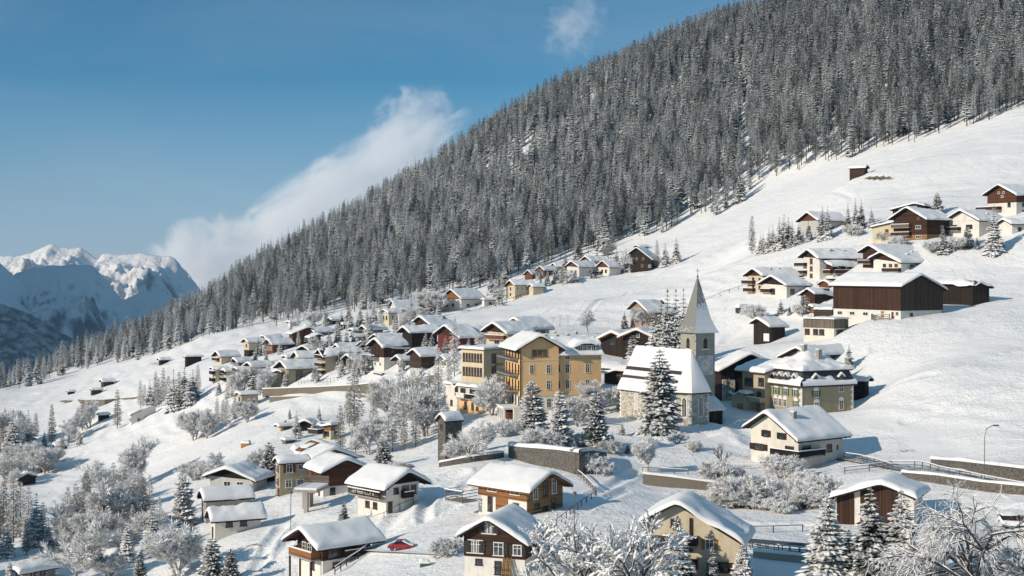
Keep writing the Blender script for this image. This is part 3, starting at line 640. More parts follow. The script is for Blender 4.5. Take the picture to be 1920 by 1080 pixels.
h = house('barn', 'small dark open barn standing alone in the snow above the church houses', 1444, 643, 31, 28, 30, 45, 'L', 25, .35, 'v_dark', None, 0, .7, .9, .55, roofc='brown')
b = MB(); b.box(-.08, -.01, .3, 2.3, .4, 2.4); b.build('board_panel', ['whitepaint'], h.root)
b = MB(); b.box(.1, 1.0, -.08, -.01, -.5, h.he-.2); b.build('board_panel', ['old'], h.root)
h = house('pavilion', 'flat roofed wooden pavilion with red window frames below the great barn', 1564, 632, 57, 26, 32, 35, 'L', 0, .5, 'pale', 'v_weather', .5, .1, .1, .3, flat=True, roofc='weather', wins=[('L',.12,.25,1.3,1.3,'r'),('L',.4,.25,1.3,1.3,'r'),('L',.6,.25,1.3,1.3,'b'),('R',.4,.25,2.4,1.2,'k')])
# the great barn and its annexe
h = house('barn', 'great brown plank barn with a whitewashed base on the open slope', 1689, 599, 126, 78, 62, 45, 'R', 23, .42, 'white', 'v_barn', .26, .7, 1.0, .6, roofc='brown', wc='w',
  wins=[('L',.1,.13,1.6,.7,'w'),('L',.29,.13,1.6,.7,'w'),('L',.49,.13,1.6,.7,'w'),('L',.95,.17,.9,.8,'w'),('R',.25,.14,.8,.6,'k')], door=('L',.74,.9,1.7,'orangepaint'))
b = MB(); b.prism([(-.06, h.he*.26), (h.LR+.05, h.he*.26), (h.LR+.05, h.far-.03), (h.wa, h.ridge-.03), (-.06, h.he-.03)], lambda p, q, t: (p, t, q), -.14, -.075); b.build('weathered_gable', ['v_old'], h.root)
o = MB(); o.box(-.08, .0, h.LL*.1, h.LL*.13, -1, 1.7); o.build('door', ['redpaint'], h.root)
house('barn', 'low dark barn extension behind the great brown barn', 1824, 573, 74, 31, 40, 50, 'R', 22, .3, 'v_dark', None, 0, .7, .9, .55, roofc='brown')
house('chalet', 'cream chalet with brown balconies left of the terraced flats', 1432, 549, 30, 62, 32, 54, 'L', 24, .5, 'cream', None, 0, .8, 1.2, .5, gmat='brown', chim=((.3,.35,.5,.5),(.3,.6,.5,.5),(.6,.3,.5,.5)), wc='b', wins=[('L',.75,.75,.8,1.0,'b'),('L',.75,.3,.8,1.0,'b'),('L',.35,.75,.9,1.3,'b'),('L',.35,.3,.9,1.3,'b'),('R',.5,.7,.9,.9,'b')], bal=[('L',-.2,.5,2.6,1.2,VB),('L',-.1,.5,.3,1.2,VB)])
house('chalet', 'half timbered chalet with a wide snow roof left of the great barn', 1475, 559, 45, 36, 24, 45, 'L', 24, .45, 'white', None, 0, .9, 1.2, .5, gmat='dark', wins=[('L',.45,.5,1.3,1.6,'b'),('R',.3,.5,1.6,1.4,'r')], bal=[('L',.0,.4,1.6,1.0,VB)])
house('chalet', 'small gabled chalet tucked against the left end of the great barn', 1528, 575, 26, 34, 24, 45, 'L', 26, .55, 'brown', None, 0, .7, .9, .45, wins=[('L',.5,.5,1.3,1.2,'o')])
house('porch_hut', 'orange wooden hut under a snow shelf below the small gabled chalet', 1526, 588, 10, 36, 11, 60, 'L', 12, .5, 'orange', None, 0, .4, .5, .45, cat='hut')
house('apartment_house', 'white gabled flats with stacked brown balconies highest of the terraced group', 1537, 524, 31, 74, 40, 58, 'L', 24, .45, 'white', None, 0, .9, 1.3, .5, gmat='brown', chim=((.3,.4,.8,.7),(.3,.75,.6,.6)), wc='b', wins=[('L',.5,.85,1.4,1.6,'o'),('L',.5,.5,1.4,1.4,'o'),('L',.5,.15,1.4,1.4,'o')], bal=[('L',-.35,.25,3.9,1.2,VB),('L',-.35,.25,1.6,1.2,VB),('L',-.3,.25,-.6,1.2,VB)])
house('apartment_house', 'brown balconied flats in the middle of the terraced group', 1562, 521, 36, 50, 23, 50, 'L', 25, .5, 'white', 'brown', .5, .9, 1.2, .5, wc='o', wins=[('L',.3,.75,1.0,1.4,'o'),('L',.6,.75,1.0,1.4,'o'),('R',.2,.75,1.0,1.3,'w'),('R',.5,.75,1.0,1.3,'w'),('R',.8,.75,1.0,1.3,'w')], bal=[('L',.15,1.0,1.3,1.1,VB),('R',.0,.95,1.3,1.1,VB)])
house('apartment_house', 'flats with a dark gable and orange window bay behind the wide low block', 1658, 505, 40, 90, 28, 45, 'L', 25, .4, 'brown', None, 0, .9, 1.2, .5, wins=[('L',.6,.7,1.2,1.2,'o'),('L',.3,.6,1.2,1.2,'o')], bal=[('L',-.1,.5,1.6,1.3,VB)])
house('apartment_house', 'wide low block of flats with white walls at the right end of the terraced group', 1690, 512, 52, 76, 20, 42, 'L', 22, .37, 'white', None, 0, 1.0, 1.5, .55, gmat='brown', chim=((.3,.35,.5,.8),(.5,.6,.4,.5)), wc='b', wins=[('L',.4,.6,1.0,1.5,'b'),('L',.62,.6,1.0,1.5,'o'),('L',.82,.6,1.0,1.5,'o'),('R',.25,.55,1.2,1.2,'k'),('R',.5,.55,1.2,1.2,'k'),('R',.75,.55,1.2,1.2,'k')], bal=[('L',.4,1.0,.4,1.2,VB)])
house('hut', 'tiny snow gable just behind the left roof end of the great barn', 1556, 540, 20, 30, 8, 45, 'L', 28, .5, 'rust', None, 0, .5, .7, .4)
# ---- upper right row
house('chalet', 'brown gabled chalet half hidden by twin spruces on the upper meadow', 1535, 441, 35, 50, 28, 50, 'L', 27, .5, 'lightgrey', None, 0, .9, 1.1, .5, gmat='rust', wins=[('L',.5,.5,1.2,1.2,'o'),('R',.5,.5,1.3,1.0,'k')])
house('village_house', 'cream wing with two windows left of the dark brown chalet on the upper meadow', 1690, 447, 54, 20, 30, 12, 'L', 12, .9, 'butter', None, 0, .6, .6, .5, wins=[('L',.5,.45,.9,1.2,'o'),('L',.8,.5,.9,1.2,'o')], roofc='brown')
house('chalet', 'dark brown chalet with loggia gable beside the cream wing', 1738, 449, 62, 40, 38, 42, 'L', 26, .46, 'honey', 'brown', .25, 1.0, 1.3, .5, wc='w', wins=[('L',.75,.62,2.0,.9,'w'),('L',.75,.14,2.0,.7,'w'),('L',.75,1.05,.7,.6,'o'),('R',.7,.6,1.0,1.0,'w')], bal=[('L',.0,.55,3.7,1.3,dict(c='weather')),('L',.0,.55,1.3,1.3,VB)])
house('village_house', 'low dark house under a snow gable behind the dark brown chalet', 1730, 402, 56, 14, 16, 12, 'L', 14, .75, 'dark', None, 0, .8, .9, .5)
house('chalet', 'white chalet with a dark balcony just behind the tall lone spruce', 1836, 444, 61, 46, 31, 40, 'L', 25, .5, 'white', None, 0, 1.0, 1.3, .5, gmat='white', chim=((.2,.6,.5,.6),), wc='k', wins=[('L',.25,.62,1.6,1.2,'k'),('L',.7,.62,2.2,1.1,'k'),('L',.6,.18,1.0,.8,'k'),('R',.4,.5,1.0,1.0,'k')], bal=[('L',-.1,.45,2.0,1.3,dict(c='dark'))])
house('chalet', 'highest chalet with a red timber gable over white walls on the upper meadow', 1906, 402, 54, 46, 37, 42, 'L', 26, .45, 'white', 'red', .62, 1.0, 1.2, .45, wc='k', wins=[('L',.52,.95,.8,.6,'w'),('L',.4,1.15,.7,.5,'w'),('L',.56,1.15,.7,.5,'w'),('L',.75,.5,1.0,1.2,'k'),('R',.3,.5,1.3,.9,'k'),('R',.3,.15,1.3,.7,'k')], bal=[('L',-.3,.5,1.6,1.6,dict(c='brown'))])
house('village_house', 'low white house with long snow roof right of the tall lone spruce', 1898, 440, 26, 70, 20, 55, 'L', 20, .5, 'white', None, 0, .8, .9, .5, wins=[('R',.2,.5,1.0,1.0,'k'),('R',.5,.5,1.0,1.0,'k')])
house('hut', 'lone brown hay hut on the high meadow under the forest edge', 1621, 328, 28, 6, 13, 22, 'R', 24, .5, 'brown', None, 0, .5, .6, .5, roofc='brown')
# ---- behind the church and hotel
house('chalet', 'pinkish brown barn house alone on the meadow behind the churchyard spruces', 1216, 613, 34, 42, 28, 45, 'L', 33, .4, 'pink', None, 0, .8, 1.0, .45, roofc='rust')
h = house('chalet', 'chalet with a red flower balcony directly behind the hotel', 952, 652, 40, 42, 27, 45, 'L', 28, .45, 'cream', None, 0, 1.0, 1.3, .5, gmat='brown', wins=[('L',.35,.7,1.0,1.3,'o'),('L',.65,.7,1.0,1.3,'o'),('L',.5,.25,1.6,1.3,'b')], bal=[('L',.1,.95,2.2,1.2,dict(c='rust'))])
house('chalet', 'second chalet behind the hotel with a smooth roof higher than its neighbour', 992, 641, 39, 38, 24, 45, 'L', 28, .4, 'cream', None, 0, .9, 1.2, .5, roofc='orange', wins=[('R',.3,.6,1.3,1.3,'k'),('R',.7,.6,1.3,1.3,'k')])
house('village_house', 'house roof in line between the hotel chimney and the frosted round tree', 1020, 655, 18, 80, 16, 65, 'L', 16, .5, 'white', None, 0, .7, .8, .5, chim=((.4,.35,.8,.6),(.4,.85,.8,.6)))
house('timber_house', 'dark gabled timber house right behind the hotel roof', 1173, 671, 47, 25, 35, 30, 'L', 24, .55, 'v_dark', None, 0, 1.0, 1.4, .6, roofc='orange', wins=[('L',.5,.8,1.6,1.2,'k')])
house('timber_house', 'taller dark gabled timber house behind the little spruce', 1222, 676, 54, 16, 44, 20, 'L', 23, .52, 'dark', None, 0, 1.0, 1.4, .55, roofc='orange')
house('timber_house', 'low timber house under a deep overhanging snow roof right of the hotel', 1187, 722, 54, 10, 30, 15, 'R', 14, .5, 'brown', 'brown', 0, 1.2, 1.0, .7, wins=[('L',.55,.5,1.2,1.5,'o'),('L',.85,.5,.9,1.5,'o')])
house('chalet', 'dark red chalet behind the tall frosted larch', 863, 657, 42, 32, 24, 50, 'L', 27, .42, 'darkred', None, 0, .9, 1.1, .5, gmat='brown', wins=[('L',.6,.5,1.0,1.0,'w'),('R',.4,.5,1.0,1.0,'k')])
house('chalet', 'grey roof chalet between the dark red chalet and the flower balcony chalet', 900, 640, 30, 22, 13, 50, 'L', 24, .5, 'grey', None, 0, .8, .9, .45)
house('chalet', 'long brown chalet nearest the open meadow in the old village quarter', 815, 629, 36, 38, 14, 45, 'L', 28, .3, 'orange', 'brown', .4, .9, 1.1, .5, chim=((.4,.75,.6,.6),))
house('barn', 'dark brown log barn with a drooping snow roof behind two little spruces', 772, 658, 15, 41, 32, 60, 'L', 24, .5, 'dark', None, 0, .9, 1.2, .5)
h = house('barn', 'weathered log barn on a stone foot above the retaining wall', 790, 701, 21, 35, 33, 55, 'L', 27, .45, 'lightgrey', 'old', .3, .8, .9, .5, roofc='brown')
house('chalet', 'brown and white chalet with a side balcony above the retaining wall', 720, 695, 20, 33, 42, 58, 'L', 27, .5, 'white', 'v_brown', .53, .8, 1.0, .5, wins=[('L',.5,.75,.9,.8,'b'),('L',.3,.25,.8,.8,'w'),('L',.7,.25,.8,.8,'w'),('R',.4,.75,.9,.8,'k')], bal=[('L',-.5,.6,3.2,1.6,dict(c='dark',style='bars'))])
house('village_house', 'white roofed house showing over the brown and white chalet', 716, 648, 16, 36, 10, 55, 'L', 26, .5, 'white', None, 0, .7, .9, .45)
h = house('chalet', 'white chalet with an orange timber gable at the foot of the forest', 865, 581, 39, 41, 21, 45, 'L', 32, .55, 'white', None, 0, .9, 1.1, .5, gmat='orange', wins=[('L',.3,.4,1.2,1.4,'o'),('L',.6,.4,1.2,1.4,'o'),('R',.3,.4,1.6,1.0,'r'),('R',.7,.4,1.6,1.0,'r')], bal=[('L',-.2,.35,2.0,1.6,dict(c='orange'))])
house('garage', 'small white annexe right of the orange gabled chalet', 908, 575, 4, 22, 12, 60, 'L', 18, .5, 'white', None, 0, .5, .6, .45, wins=[('R',.5,.5,1.0,.9,'k')])
house('village_house', 'pale two storey house with a row of dark windows on the meadow shoulder', 966, 560, 17, 34, 26, 60, 'L', 26, .6, 'cream', None, 0, .9, 1.1, .5, gmat='orange', wins=[('L',.5,.7,.9,1.2,'k'),('L',.5,.3,.9,1.0,'k')], auto=[('R',(.72,),4,.8,1.2)])
house('garage', 'lower annexe under a snow hood at the right end of the pale two storey house', 1000, 553, 8, 19, 15, 60, 'L', 26, .5, 'cream', None, 0, .6, .7, .5)
house('chalet', 'white house with an unusually steep snow roof at the forest foot', 748, 600, 17, 32, 12, 58, 'L', 46, .45, 'white', 'white', 0, .5, .6, .4, gmat='pale', wins=[('L',.5,1.5,1.2,.9,'o'),('R',.5,.4,1.0,.9,'k')])
house('village_house', 'small cream house left of the steep roofed house', 729, 611, 12, 15, 22, 55, 'L', 22, .5, 'cream', None, 0, .6, .7, .45, wc='k', wins=[('L',.3,.6,.8,1.4,'k'),('L',.7,.6,.8,1.4,'k'),('R',.5,.6,.8,1.4,'k')])
# ---- row under the forest
house('chalet', 'dark log chalet with lit yellow framed windows at the upper end of the forest row', 1222, 507, 40, 13, 20, 20, 'L', 36, .3, 'dark', None, 0, .7, 1.0, .45, roofc='brown', wins=[('L',.3,1.1,.9,1.2,'o'),('L',.6,1.1,.9,1.2,'o'),('L',.55,.45,.9,1.2,'o'),('L',.9,.4,1.0,1.0,'w')])
house('chalet', 'white chalet with a red gable second from the dark log chalet', 1143, 518, 23, 22, 17, 45, 'L', 34, .5, 'white', None, 0, .7, .9, .45, gmat='rust', wins=[('L',.4,.55,1.0,1.4,'k'),('L',.7,.55,1.0,1.4,'k')], bal=[('L',-.3,.4,1.2,1.4,VB)])
house('chalet', 'long white chalet with a red gable in the middle of the forest row', 1086, 521, 23, 34, 20, 42, 'L', 30, .45, 'white', None, 0, .7, .9, .45, gmat='rust', wins=[('L',.4,.55,1.0,1.3,'k'),('L',.7,.55,1.0,1.3,'k'),('R',.6,.55,1.0,1.0,'k')], bal=[('L',-.2,.4,1.4,1.4,dict(c='dark'))])
house('chalet', 'small red gabled chalet just behind the long white one', 1109, 501, 20, 28, 11, 45, 'L', 30, .5, 'grey', None, 0, .7, .9, .45, gmat='rust')
house('chalet', 'grey chalet roof behind a clump of dark spruces in the forest row', 1045, 509, 11, 28, 9, 60, 'L', 26, .5, 'grey', None, 0, .7, .9, .45)
house('chalet', 'orange gabled cottage at the lower end of the forest row', 1021, 520, 15, 20, 13, 45, 'L', 32, .5, 'rust', None, 0, .6, .8, .4)
house('hut', 'little brown gabled hut lowest of the forest row', 998, 524, 14, 10, 9, 40, 'L', 38, .5, 'rust', None, 0, .5, .7, .4)
house('hut', 'hut roof above the dark log chalet right at the trees', 1199, 470, 9, 18, 7, 55, 'L', 18, .5, 'dark', None, 0, .5, .6, .45)
# ---- left cluster
house('village_house', 'lone white house with a dark gable on the left meadow', 415, 684, 10, 25, 15, 62, 'L', 30, .5, 'cream', None, 0, .8, .9, .45, gmat='dark', wins=[('L',.5,.5,1.0,1.0,'b')], bal=[('L',-.2,.7,1.6,1.0,VB)])
house('village_house', 'cream house over a dark lower floor at the top left of the village', 467, 669, 8, 21, 25, 62, 'L', 26, .5, 'dark', 'cream', .45, .7, .8, .45, wins=[('L',.5,.75,1.0,1.0,'o')])
house('chalet', 'dark red gabled chalet next to the cream house at the top left of the village', 512, 663, 12, 28, 16, 58, 'L', 30, .5, 'rust', None, 0, .7, .9, .45)
house('chalet', 'tall rust red timber house with a slanted snow roof', 549, 651, 6, 29, 23, 70, 'R', 20, .8, 'v_red', None, 0, .7, .9, .45, bal=[('L',0,.9,1.4,1.0,VB)])
house('chalet', 'small orange house right of the tall rust red timber house', 584, 646, 5, 15, 12, 66, 'R', 20, .7, 'rust', None, 0, .6, .7, .4)
W2 = [('R',.25,.5,1.4,4.2,'k'),('R',.75,.5,1.4,4.2,'k')]
house('apartment_house', 'tall pale block of flats with dark balcony gable in the left village', 610, 701, 12, 58, 33, 68, 'L', 26, .5, 'sand', None, 0, .7, .8, .5, gmat='dark', wins=[('R',.55,.55,1.6,5.0,'k'),('R',.95,.55,.8,5.0,'k')], bal=[('L',0,1,4.6,1.2,VB),('L',0,1,2.2,1.2,VB),('L',0,1,.1,1.2,VB)])
house('apartment_house', 'small flats with a sunken snow roof left of the tall pale block', 562, 690, 9, 35, 18, 70, 'L', 28, .5, 'sand', None, 0, .6, .7, .45, wins=[('R',.3,.5,1.2,1.2,'k'),('R',.7,.5,1.2,1.2,'k')])
house('garage', 'snow covered garage box left of the small flats', 540, 684, 6, 18, 12, 66, 'L', 16, .5, 'white', None, 0, .4, .5, .45)
house('chalet', 'black gabled cottage peeping over the small flats', 580, 664, 16, 16, 7, 45, 'L', 24, .5, 'dark', None, 0, .7, .8, .4)
house('apartment_house', 'olive block of flats with two snow covered roof windows above the retaining wall', 541, 723, 17, 49, 29, 64, 'L', 26, .5, 'olive', None, 0, .7, .9, .5, gmat='dark', roofc='dark', wins=[('R',.35,.5,2.2,3.6,'k'),('R',.7,.7,1.2,1.4,'w'),('R',.9,.7,1.2,1.4,'w')], bal=[('R',.5,.95,.8,1.2,dict(c='whitepaint'))])
house('apartment_house', 'olive flats with one long slanting roof at the left end of the retaining wall', 526, 726, 28, 14, 27, 32, 'L', 24, .95, 'olive', None, 0, .8, 1.0, .5, roofc='dark', door=('L',.2,1.4,2.0,'orangepaint'))
for i, (x, y, wr, hh, lab) in enumerate(((404,718,17,23,'lowest stepped flat with stacked black balconies at the left of the stepped row'),(425,717,19,18,'middle stepped flat under its own snow shelf'),(447,713,20,18,'uppermost stepped flat next to the dark conifers'))):
    house('stepped_flat', lab, x, y, 5, wr, hh, 72, 'L', 14, .5, 'cream', None, 0, .5, .6, .5, cat='apartment house', group='stepped flats on the left', wins=[('R',.5,.7,.9,.9,'k'),('R',.5,.3,.9,.9,'k')], bal=[('L',0,1,3.0,1.2,dict(c='black')),('L',0,1,.6,1.2,dict(c='black'))])
house('garage', 'flat garage row under snow below the stepped flats', 362, 746, 5, 40, 9, 74, 'L', 0, .5, 'concrete', None, 0, .3, .3, .4, flat=True)
house('village_house', 'cream house with round windows below the left end of the retaining wall', 453, 769, 8, 31, 28, 72, 'L', 12, .5, 'sand', None, 0, .5, .6, .5, wins=[('R',.45,.55,.8,.8,'aw'),('R',.75,.55,.8,.8,'aw'),('L',.5,.7,1.0,1.0,'k')])
for x, y, wl, wr, hh, c, lab in ((545,613,4,12,7,'white','first snow roofed cottage among trees at the forest foot'),(625,608,12,20,6,'dark','wide low cottage under piled snow nearest the forest'),(645,618,5,14,8,'dark','mushroom shaped snow roof on a dark little hut'),(664,631,5,31,10,'grey','white roofed shed behind the tall pale block'),(604,629,5,24,7,'grey','half buried grey roof among frosted larches'),(575,618,5,18,5,'concrete','snow topped terrace building beside the half buried grey roof'),(668,643,6,20,10,'white','white cottage in front of the white roofed shed')):
    house('cottage', lab, x, y, wl, wr, hh, 62, 'L', 18, .5, c, None, 0, .5, .6, .5)
# ---- huts on the left meadows
for x, y, wl, wr, hh, g, p, c, lab in ((350,688,3,24,17,'L',8,'dark','dark boxy barn with a level snow roof beyond the lone white house'),(301,685,3,14,9,'L',24,'dark','small hut in front of the curved earth bank'),(194,726,4,17,9,'L',24,'old','hut on the left meadow, higher of a pair'),(173,742,3,18,10,'L',24,'old','hut on the left meadow, lower of a pair'),(129,740,2,11,5,'L',24,'dark','tiny dark hut at the far left rim of the meadow'),(187,791,3,18,12,'L',22,'dark','hut behind the tall lone larch on the left meadow'),(105,847,4,21,10,'L',24,'old','hut beside the little green pine on the lower meadow'),(38,911,3,29,15,'R',24,'dark','hut with a gable front at the bottom of the left meadow'),(80,886,2,11,10,'R',20,'old','tiny hut under the frosted trees of the left meadow')):
    house('hut', lab, x, y, wl, wr, hh, 72, g, p, .5, c, None, 0, .4, .5, .45, cat='hut', group='huts on the left meadows')
house('village_house', 'white windowless house with a slanted roof on the left meadow', 246, 798, 3, 46, 20, 74, 'R', 22, .85, 'white', None, 0, .5, .6, .45)
# ---- little group above the rounded timber houses
house('cottage', 'low snow roofed cottage left of the dark gabled shed', 526, 809, 6, 36, 9, 66, 'L', 12, .5, 'cream', None, 0, .6, .7, .5, wins=[('R',.3,.5,1.6,.9,'b')], chim=((.4,.3,.5,.5),))
house('shed', 'dark gabled shed between little spruces', 583, 807, 21, 6, 12, 15, 'L', 26, .5, 'black', None, 0, .5, .9, .45)
house('village_house', 'cream and orange house with a balcony at the edge of the frosted thicket', 620, 825, 15, 16, 28, 42, 'L', 8, .5, 'cream', 'orange', .62, .7, .8, .5, wins=[('L',.5,.4,1.3,1.0,'k'),('R',.6,.4,1.0,1.0,'k'),('R',.5,.8,1.6,1.0,'k')], bal=[('L',-1.1,.1,1.4,2.0,dict(c='old'))])
house('shed', 'tiny shed capped with snow above the tall beige house', 536, 833, 3, 17, 6, 66, 'L', 6, .5, 'weather', None, 0, .3, .3, .4, cat='shed')
# ---- small chalets filling the old quarter
for x, y, wl, wr, hh, lo_, gm, lab in ((476,702,10,24,14,'cream','dark','cream chalet with a dark gable between the stepped flats and the olive flats'),(642,668,11,26,14,'white','brown','white chalet with a brown gable uphill of the tall pale block'),(664,690,12,24,15,'brown',None,'brown chalet left of the brown and white side balcony chalet'),(592,634,9,22,11,'rust',None,'rust coloured cottage nearest the forest behind the tall rust red timber house'),(690,660,10,24,12,'weather',None,'weathered wooden chalet half buried by trees over the brown chalet'),(756,690,10,20,14,'white','dark','narrow white chalet squeezed beside the weathered log barn'),(690,628,9,24,10,'grey','brown','grey chalet under the steep roofed house'),(502,646,8,20,11,'white','dark','white cottage topmost of the left village edge'),(776,640,10,26,12,'old',None,'old wooden chalet behind the drooping roof barn'),(838,690,11,22,16,'white','brown','white chalet with a brown gable just left of the lettered annexe'),(448,690,8,20,11,'old',None,'old hay barn above the stepped flats')):
    house('chalet', lab, x, y, wl, wr, hh, 56, 'L', 27, .5, lo_, None, 0, .9, 1.2, .5, gmat=gm)
def text(name, body, size, parent, loc, rot, m, ext=.02, align='CENTER'):
    c = bpy.data.curves.new(name, 'FONT'); c.body = body; c.size = size; c.extrude = ext; c.align_x = align; c.align_y = 'CENTER'
    tmp = bpy.data.objects.new(name, c); col.objects.link(tmp); bpy.context.view_layer.update()
    me = bpy.data.meshes.new_from_object(tmp.evaluated_get(bpy.context.evaluated_depsgraph_get())); me.materials.clear(); me.materials.append(M(m))
    bpy.data.objects.remove(tmp); bpy.data.curves.remove(c); o = bpy.data.objects.new(name, me); col.objects.link(o); o.parent = parent
    o.location = loc; o.rotation_euler = rot; return o
def child(b, name, mats, parent, smooth=False): return b.build(name, mats, parent, smooth)
# ================================================================== church
P, eL, eR, LL, LR, s, rot = base_frame(1268, 797, 103, 58, 52)
ch = thing('church', 'pale stone church with a pointed bell tower and clock above the village', 'church', P, rot)
W = LR; D = LL; he = 6.9; rg = 14.2; ap = [(0, 0), (1.6, -2.8), (W-1.9, -2.8), (W, 0)]
b = MB(); b.prism([(0, -4), (W, -4), (W, he), (W/2, rg), (0, he)], lambda p, q, t: (p, t, q), 0, D); child(b, 'nave_wall', ['churchstone'], ch)
b = MB(); b.prism(ap, lambda p, q, t: (p, q, t), -4, he); child(b, 'apse_wall', ['churchstone'], ch)
b = MB()                                                                   # nave roof with two steps, as the old slabs lie
b.prism([(-.55, he-.75), (W/2, rg+.1), (W+.55, he-.75), (W+.55, he-.5), (W/2, rg+.4), (-.55, he-.5)], lambda p, q, t: (p, t, q), .02, D+.4)
nr = child(b, 'nave_roof', ['rooftile'], ch)
tp = (rg-he)/(W/2)
for i, (f0, f1, l0, l1, t) in enumerate(((-.12, .22, .0, D+.45, .5), (.24, .42, .0, D+.4, .42), (.46, 1.02, .0, D+.3, .3))):
    def zz(w_): return he-.5 + (w_+.55)*((rg+.9-he)/(W/2+.55))
    w0, w1 = -.55+(W/2+.55)*f0+.2, -.55+(W/2+.55)*f1
    nx = math.sin(math.atan(tp)); nz = math.cos(math.atan(tp))
    Pp = []
    for u in np.linspace(0, 1, 9):
        row = []
        for v in np.linspace(0, 1, 22):
            e = min(1, min(u, 1-u)*5.0+.05)**.5 * min(1, min(v, 1-v)*24+.05)**.5
            w_ = w0+(w1-w0)*u; l = l0+(l1-l0)*v; th = t*e + .10*float(vnoise(l*.9+i*9, w_*1.4, 4)*e)
            row.append((w_-nx*th, l, zz(w_)+nz*th))
        Pp.append(row)
    b = MB(); b.grid(Pp); child(b, 'roof_snow', ['roofsnow'], nr, True)
b = MB()
Pp = [[(W/2+u*(W/2+.55), v*D, rg+.42-u*(rg-he+.9)+.3*math.sin(math.pi*min(1, .05+u))) for v in (0, .5, 1)] for u in np.linspace(0, 1, 7)]
b.grid(Pp); child(b, 'roof_snow', ['roofsnow'], nr, True)
# apse roof: half a pyramid leaning on the nave gable
top = (W/2, .1, rg+.45); ov = [(-.5, .1), (1.35, -3.35), (W-1.65, -3.35), (W+.5, .1)]
b = MB(); b.add([(x, y, he-.45) for x, y in ov] + [top] + [(x, y, he-.7) for x, y in ov], [(0, 1, 4), (1, 2, 4), (2, 3, 4), (0, 5, 6, 1), (1, 6, 7, 2), (2, 7, 8, 3), (0, 3, 8, 5), (0, 4, 3)]); ar = child(b, 'apse_roof', ['rooftile'], ch)
b = MB()
for k in range(3):
    A, B_ = Vector((*ov[k], he-.42)), Vector((*ov[k+1], he-.42)); T = Vector(top); n_ = (B_-A).cross(T-A).normalized()
    if n_.z < 0: n_ = -n_
    rows = []
    for u in np.linspace(0, 1, 10):
        l_ = A.lerp(T, u); r_ = B_.lerp(T, u); rows.append([l_.lerp(r_, v)+n_*(.16*min(1, min(u+.02, 1.02-u)*8)*(1+.5*float(vnoise(u*5+k, v*3, 2))) if 0 < v < 1 else .05) for v in np.linspace(0, 1, 6)])
    b.grid(rows)
child(b, 'roof_snow', ['roofsnow'], ar, True)
def lancet(par, p, ang, w_, h_, dark=True):
    b = MB(); pts = lambda ww, hh, top_: [(-ww/2, -hh/2), (ww/2, -hh/2), (ww/2, hh/2-ww*.3), (0, hh/2+top_), (-ww/2, hh/2-ww*.3)]
    b.prism(pts(w_, h_, .35), lambda p_, q, t: (p_, t, q), -.06, .05, 0); b.prism(pts(w_*.62, h_*.88, .3), lambda p_, q, t: (p_, t, q), -.085, -.062, 1)
    b.box(-.05, .05, -.11, -.087, -h_*.42, h_*.4, 0)
    o = b.build('window', ['whitepaint', 'glass' if dark else 'lightgrey'], par); o.location = p; o.rotation_euler = (0, 0, ang)
for y in (.22, .47, .72): lancet(ch, (0, D*y, 3.6), R(-90), 1.2, 3.4, False)
an = math.atan2(-2.8, 1.6)
lancet(ch, (.85, -1.45, 3.5), an, 1.25, 3.9); lancet(ch, (W/2, -2.8, 3.5), 0, 1.25, 3.9)
def quoins(par, x, y, z0, z1, ang, hq=.42, m='whitepaint'):
    b = MB(); z = z0; k = 0
    while z < z1-.1:
        l = .62 if k % 2 else .34; b.box(-l, l*.0+.03, -.035, .3, z, min(z+hq-.03, z1)); b.box(-.3, .035, -.03, (.34 if k % 2 else .62), z, min(z+hq-.03, z1)); z += hq; k += 1
    o = b.build('corner_stones', [m], par); o.location = (x, y, 0); o.rotation_euler = (0, 0, ang); return o
quoins(ch, 1.6, -2.8, -.5, he-.7, R(-30)); quoins(ch, W-1.9, -2.8, -.5, he-.7, R(20)); quoins(ch, 0, .0, -.5, he-.7, R(-75)); quoins(ch, 0, D, -.5, he-.7, R(-90))
# tower
tx, ty, tw = W, (W*.788-3.94)/.616, 4.95; th = 18.1
b = MB(); b.box(tx, tx+tw, ty, ty+tw, -4, th); tower = child(b, 'tower_wall', [mat('towerstone', m_plaster, (.34, .32, .27))], ch)
quoins(tower, tx, ty, 9.5, th-.3, R(-45), .5, 'churchstone')
cx_, cy_ = tx+tw/2, ty+tw/2
rings = [(.72, 0.0), (.52, .62), (.18, 1.5), (-.12, 2.4)]
b = MB(); base = th
lev = [(tw/2+.62, -.25), (tw/2+.55, .0), (tw/2+.02, 1.15), (tw/2-.5, 2.6), (tw/2-1.15, 5.4), (.12, 11.0)]
for (r0, z0), (r1, z1) in zip(lev[:-1], lev[1:]):
    c0 = [(cx_+sx*r0, cy_+sy*r0, base+z0) for sx, sy in ((-1,-1),(1,-1),(1,1),(-1,1))]; c1 = [(cx_+sx*r1, cy_+sy*r1, base+z1) for sx, sy in ((-1,-1),(1,-1),(1,1),(-1,1))]
    b.add(c0+c1, [(k, (k+1) % 4, 4+(k+1) % 4, 4+k) for k in range(4)], 0)
r0, z0 = lev[0]; b.add([(cx_+sx*r0, cy_+sy*r0, base+z0) for sx, sy in ((-1,-1),(1,-1),(1,1),(-1,1))], [(0, 3, 2, 1)])
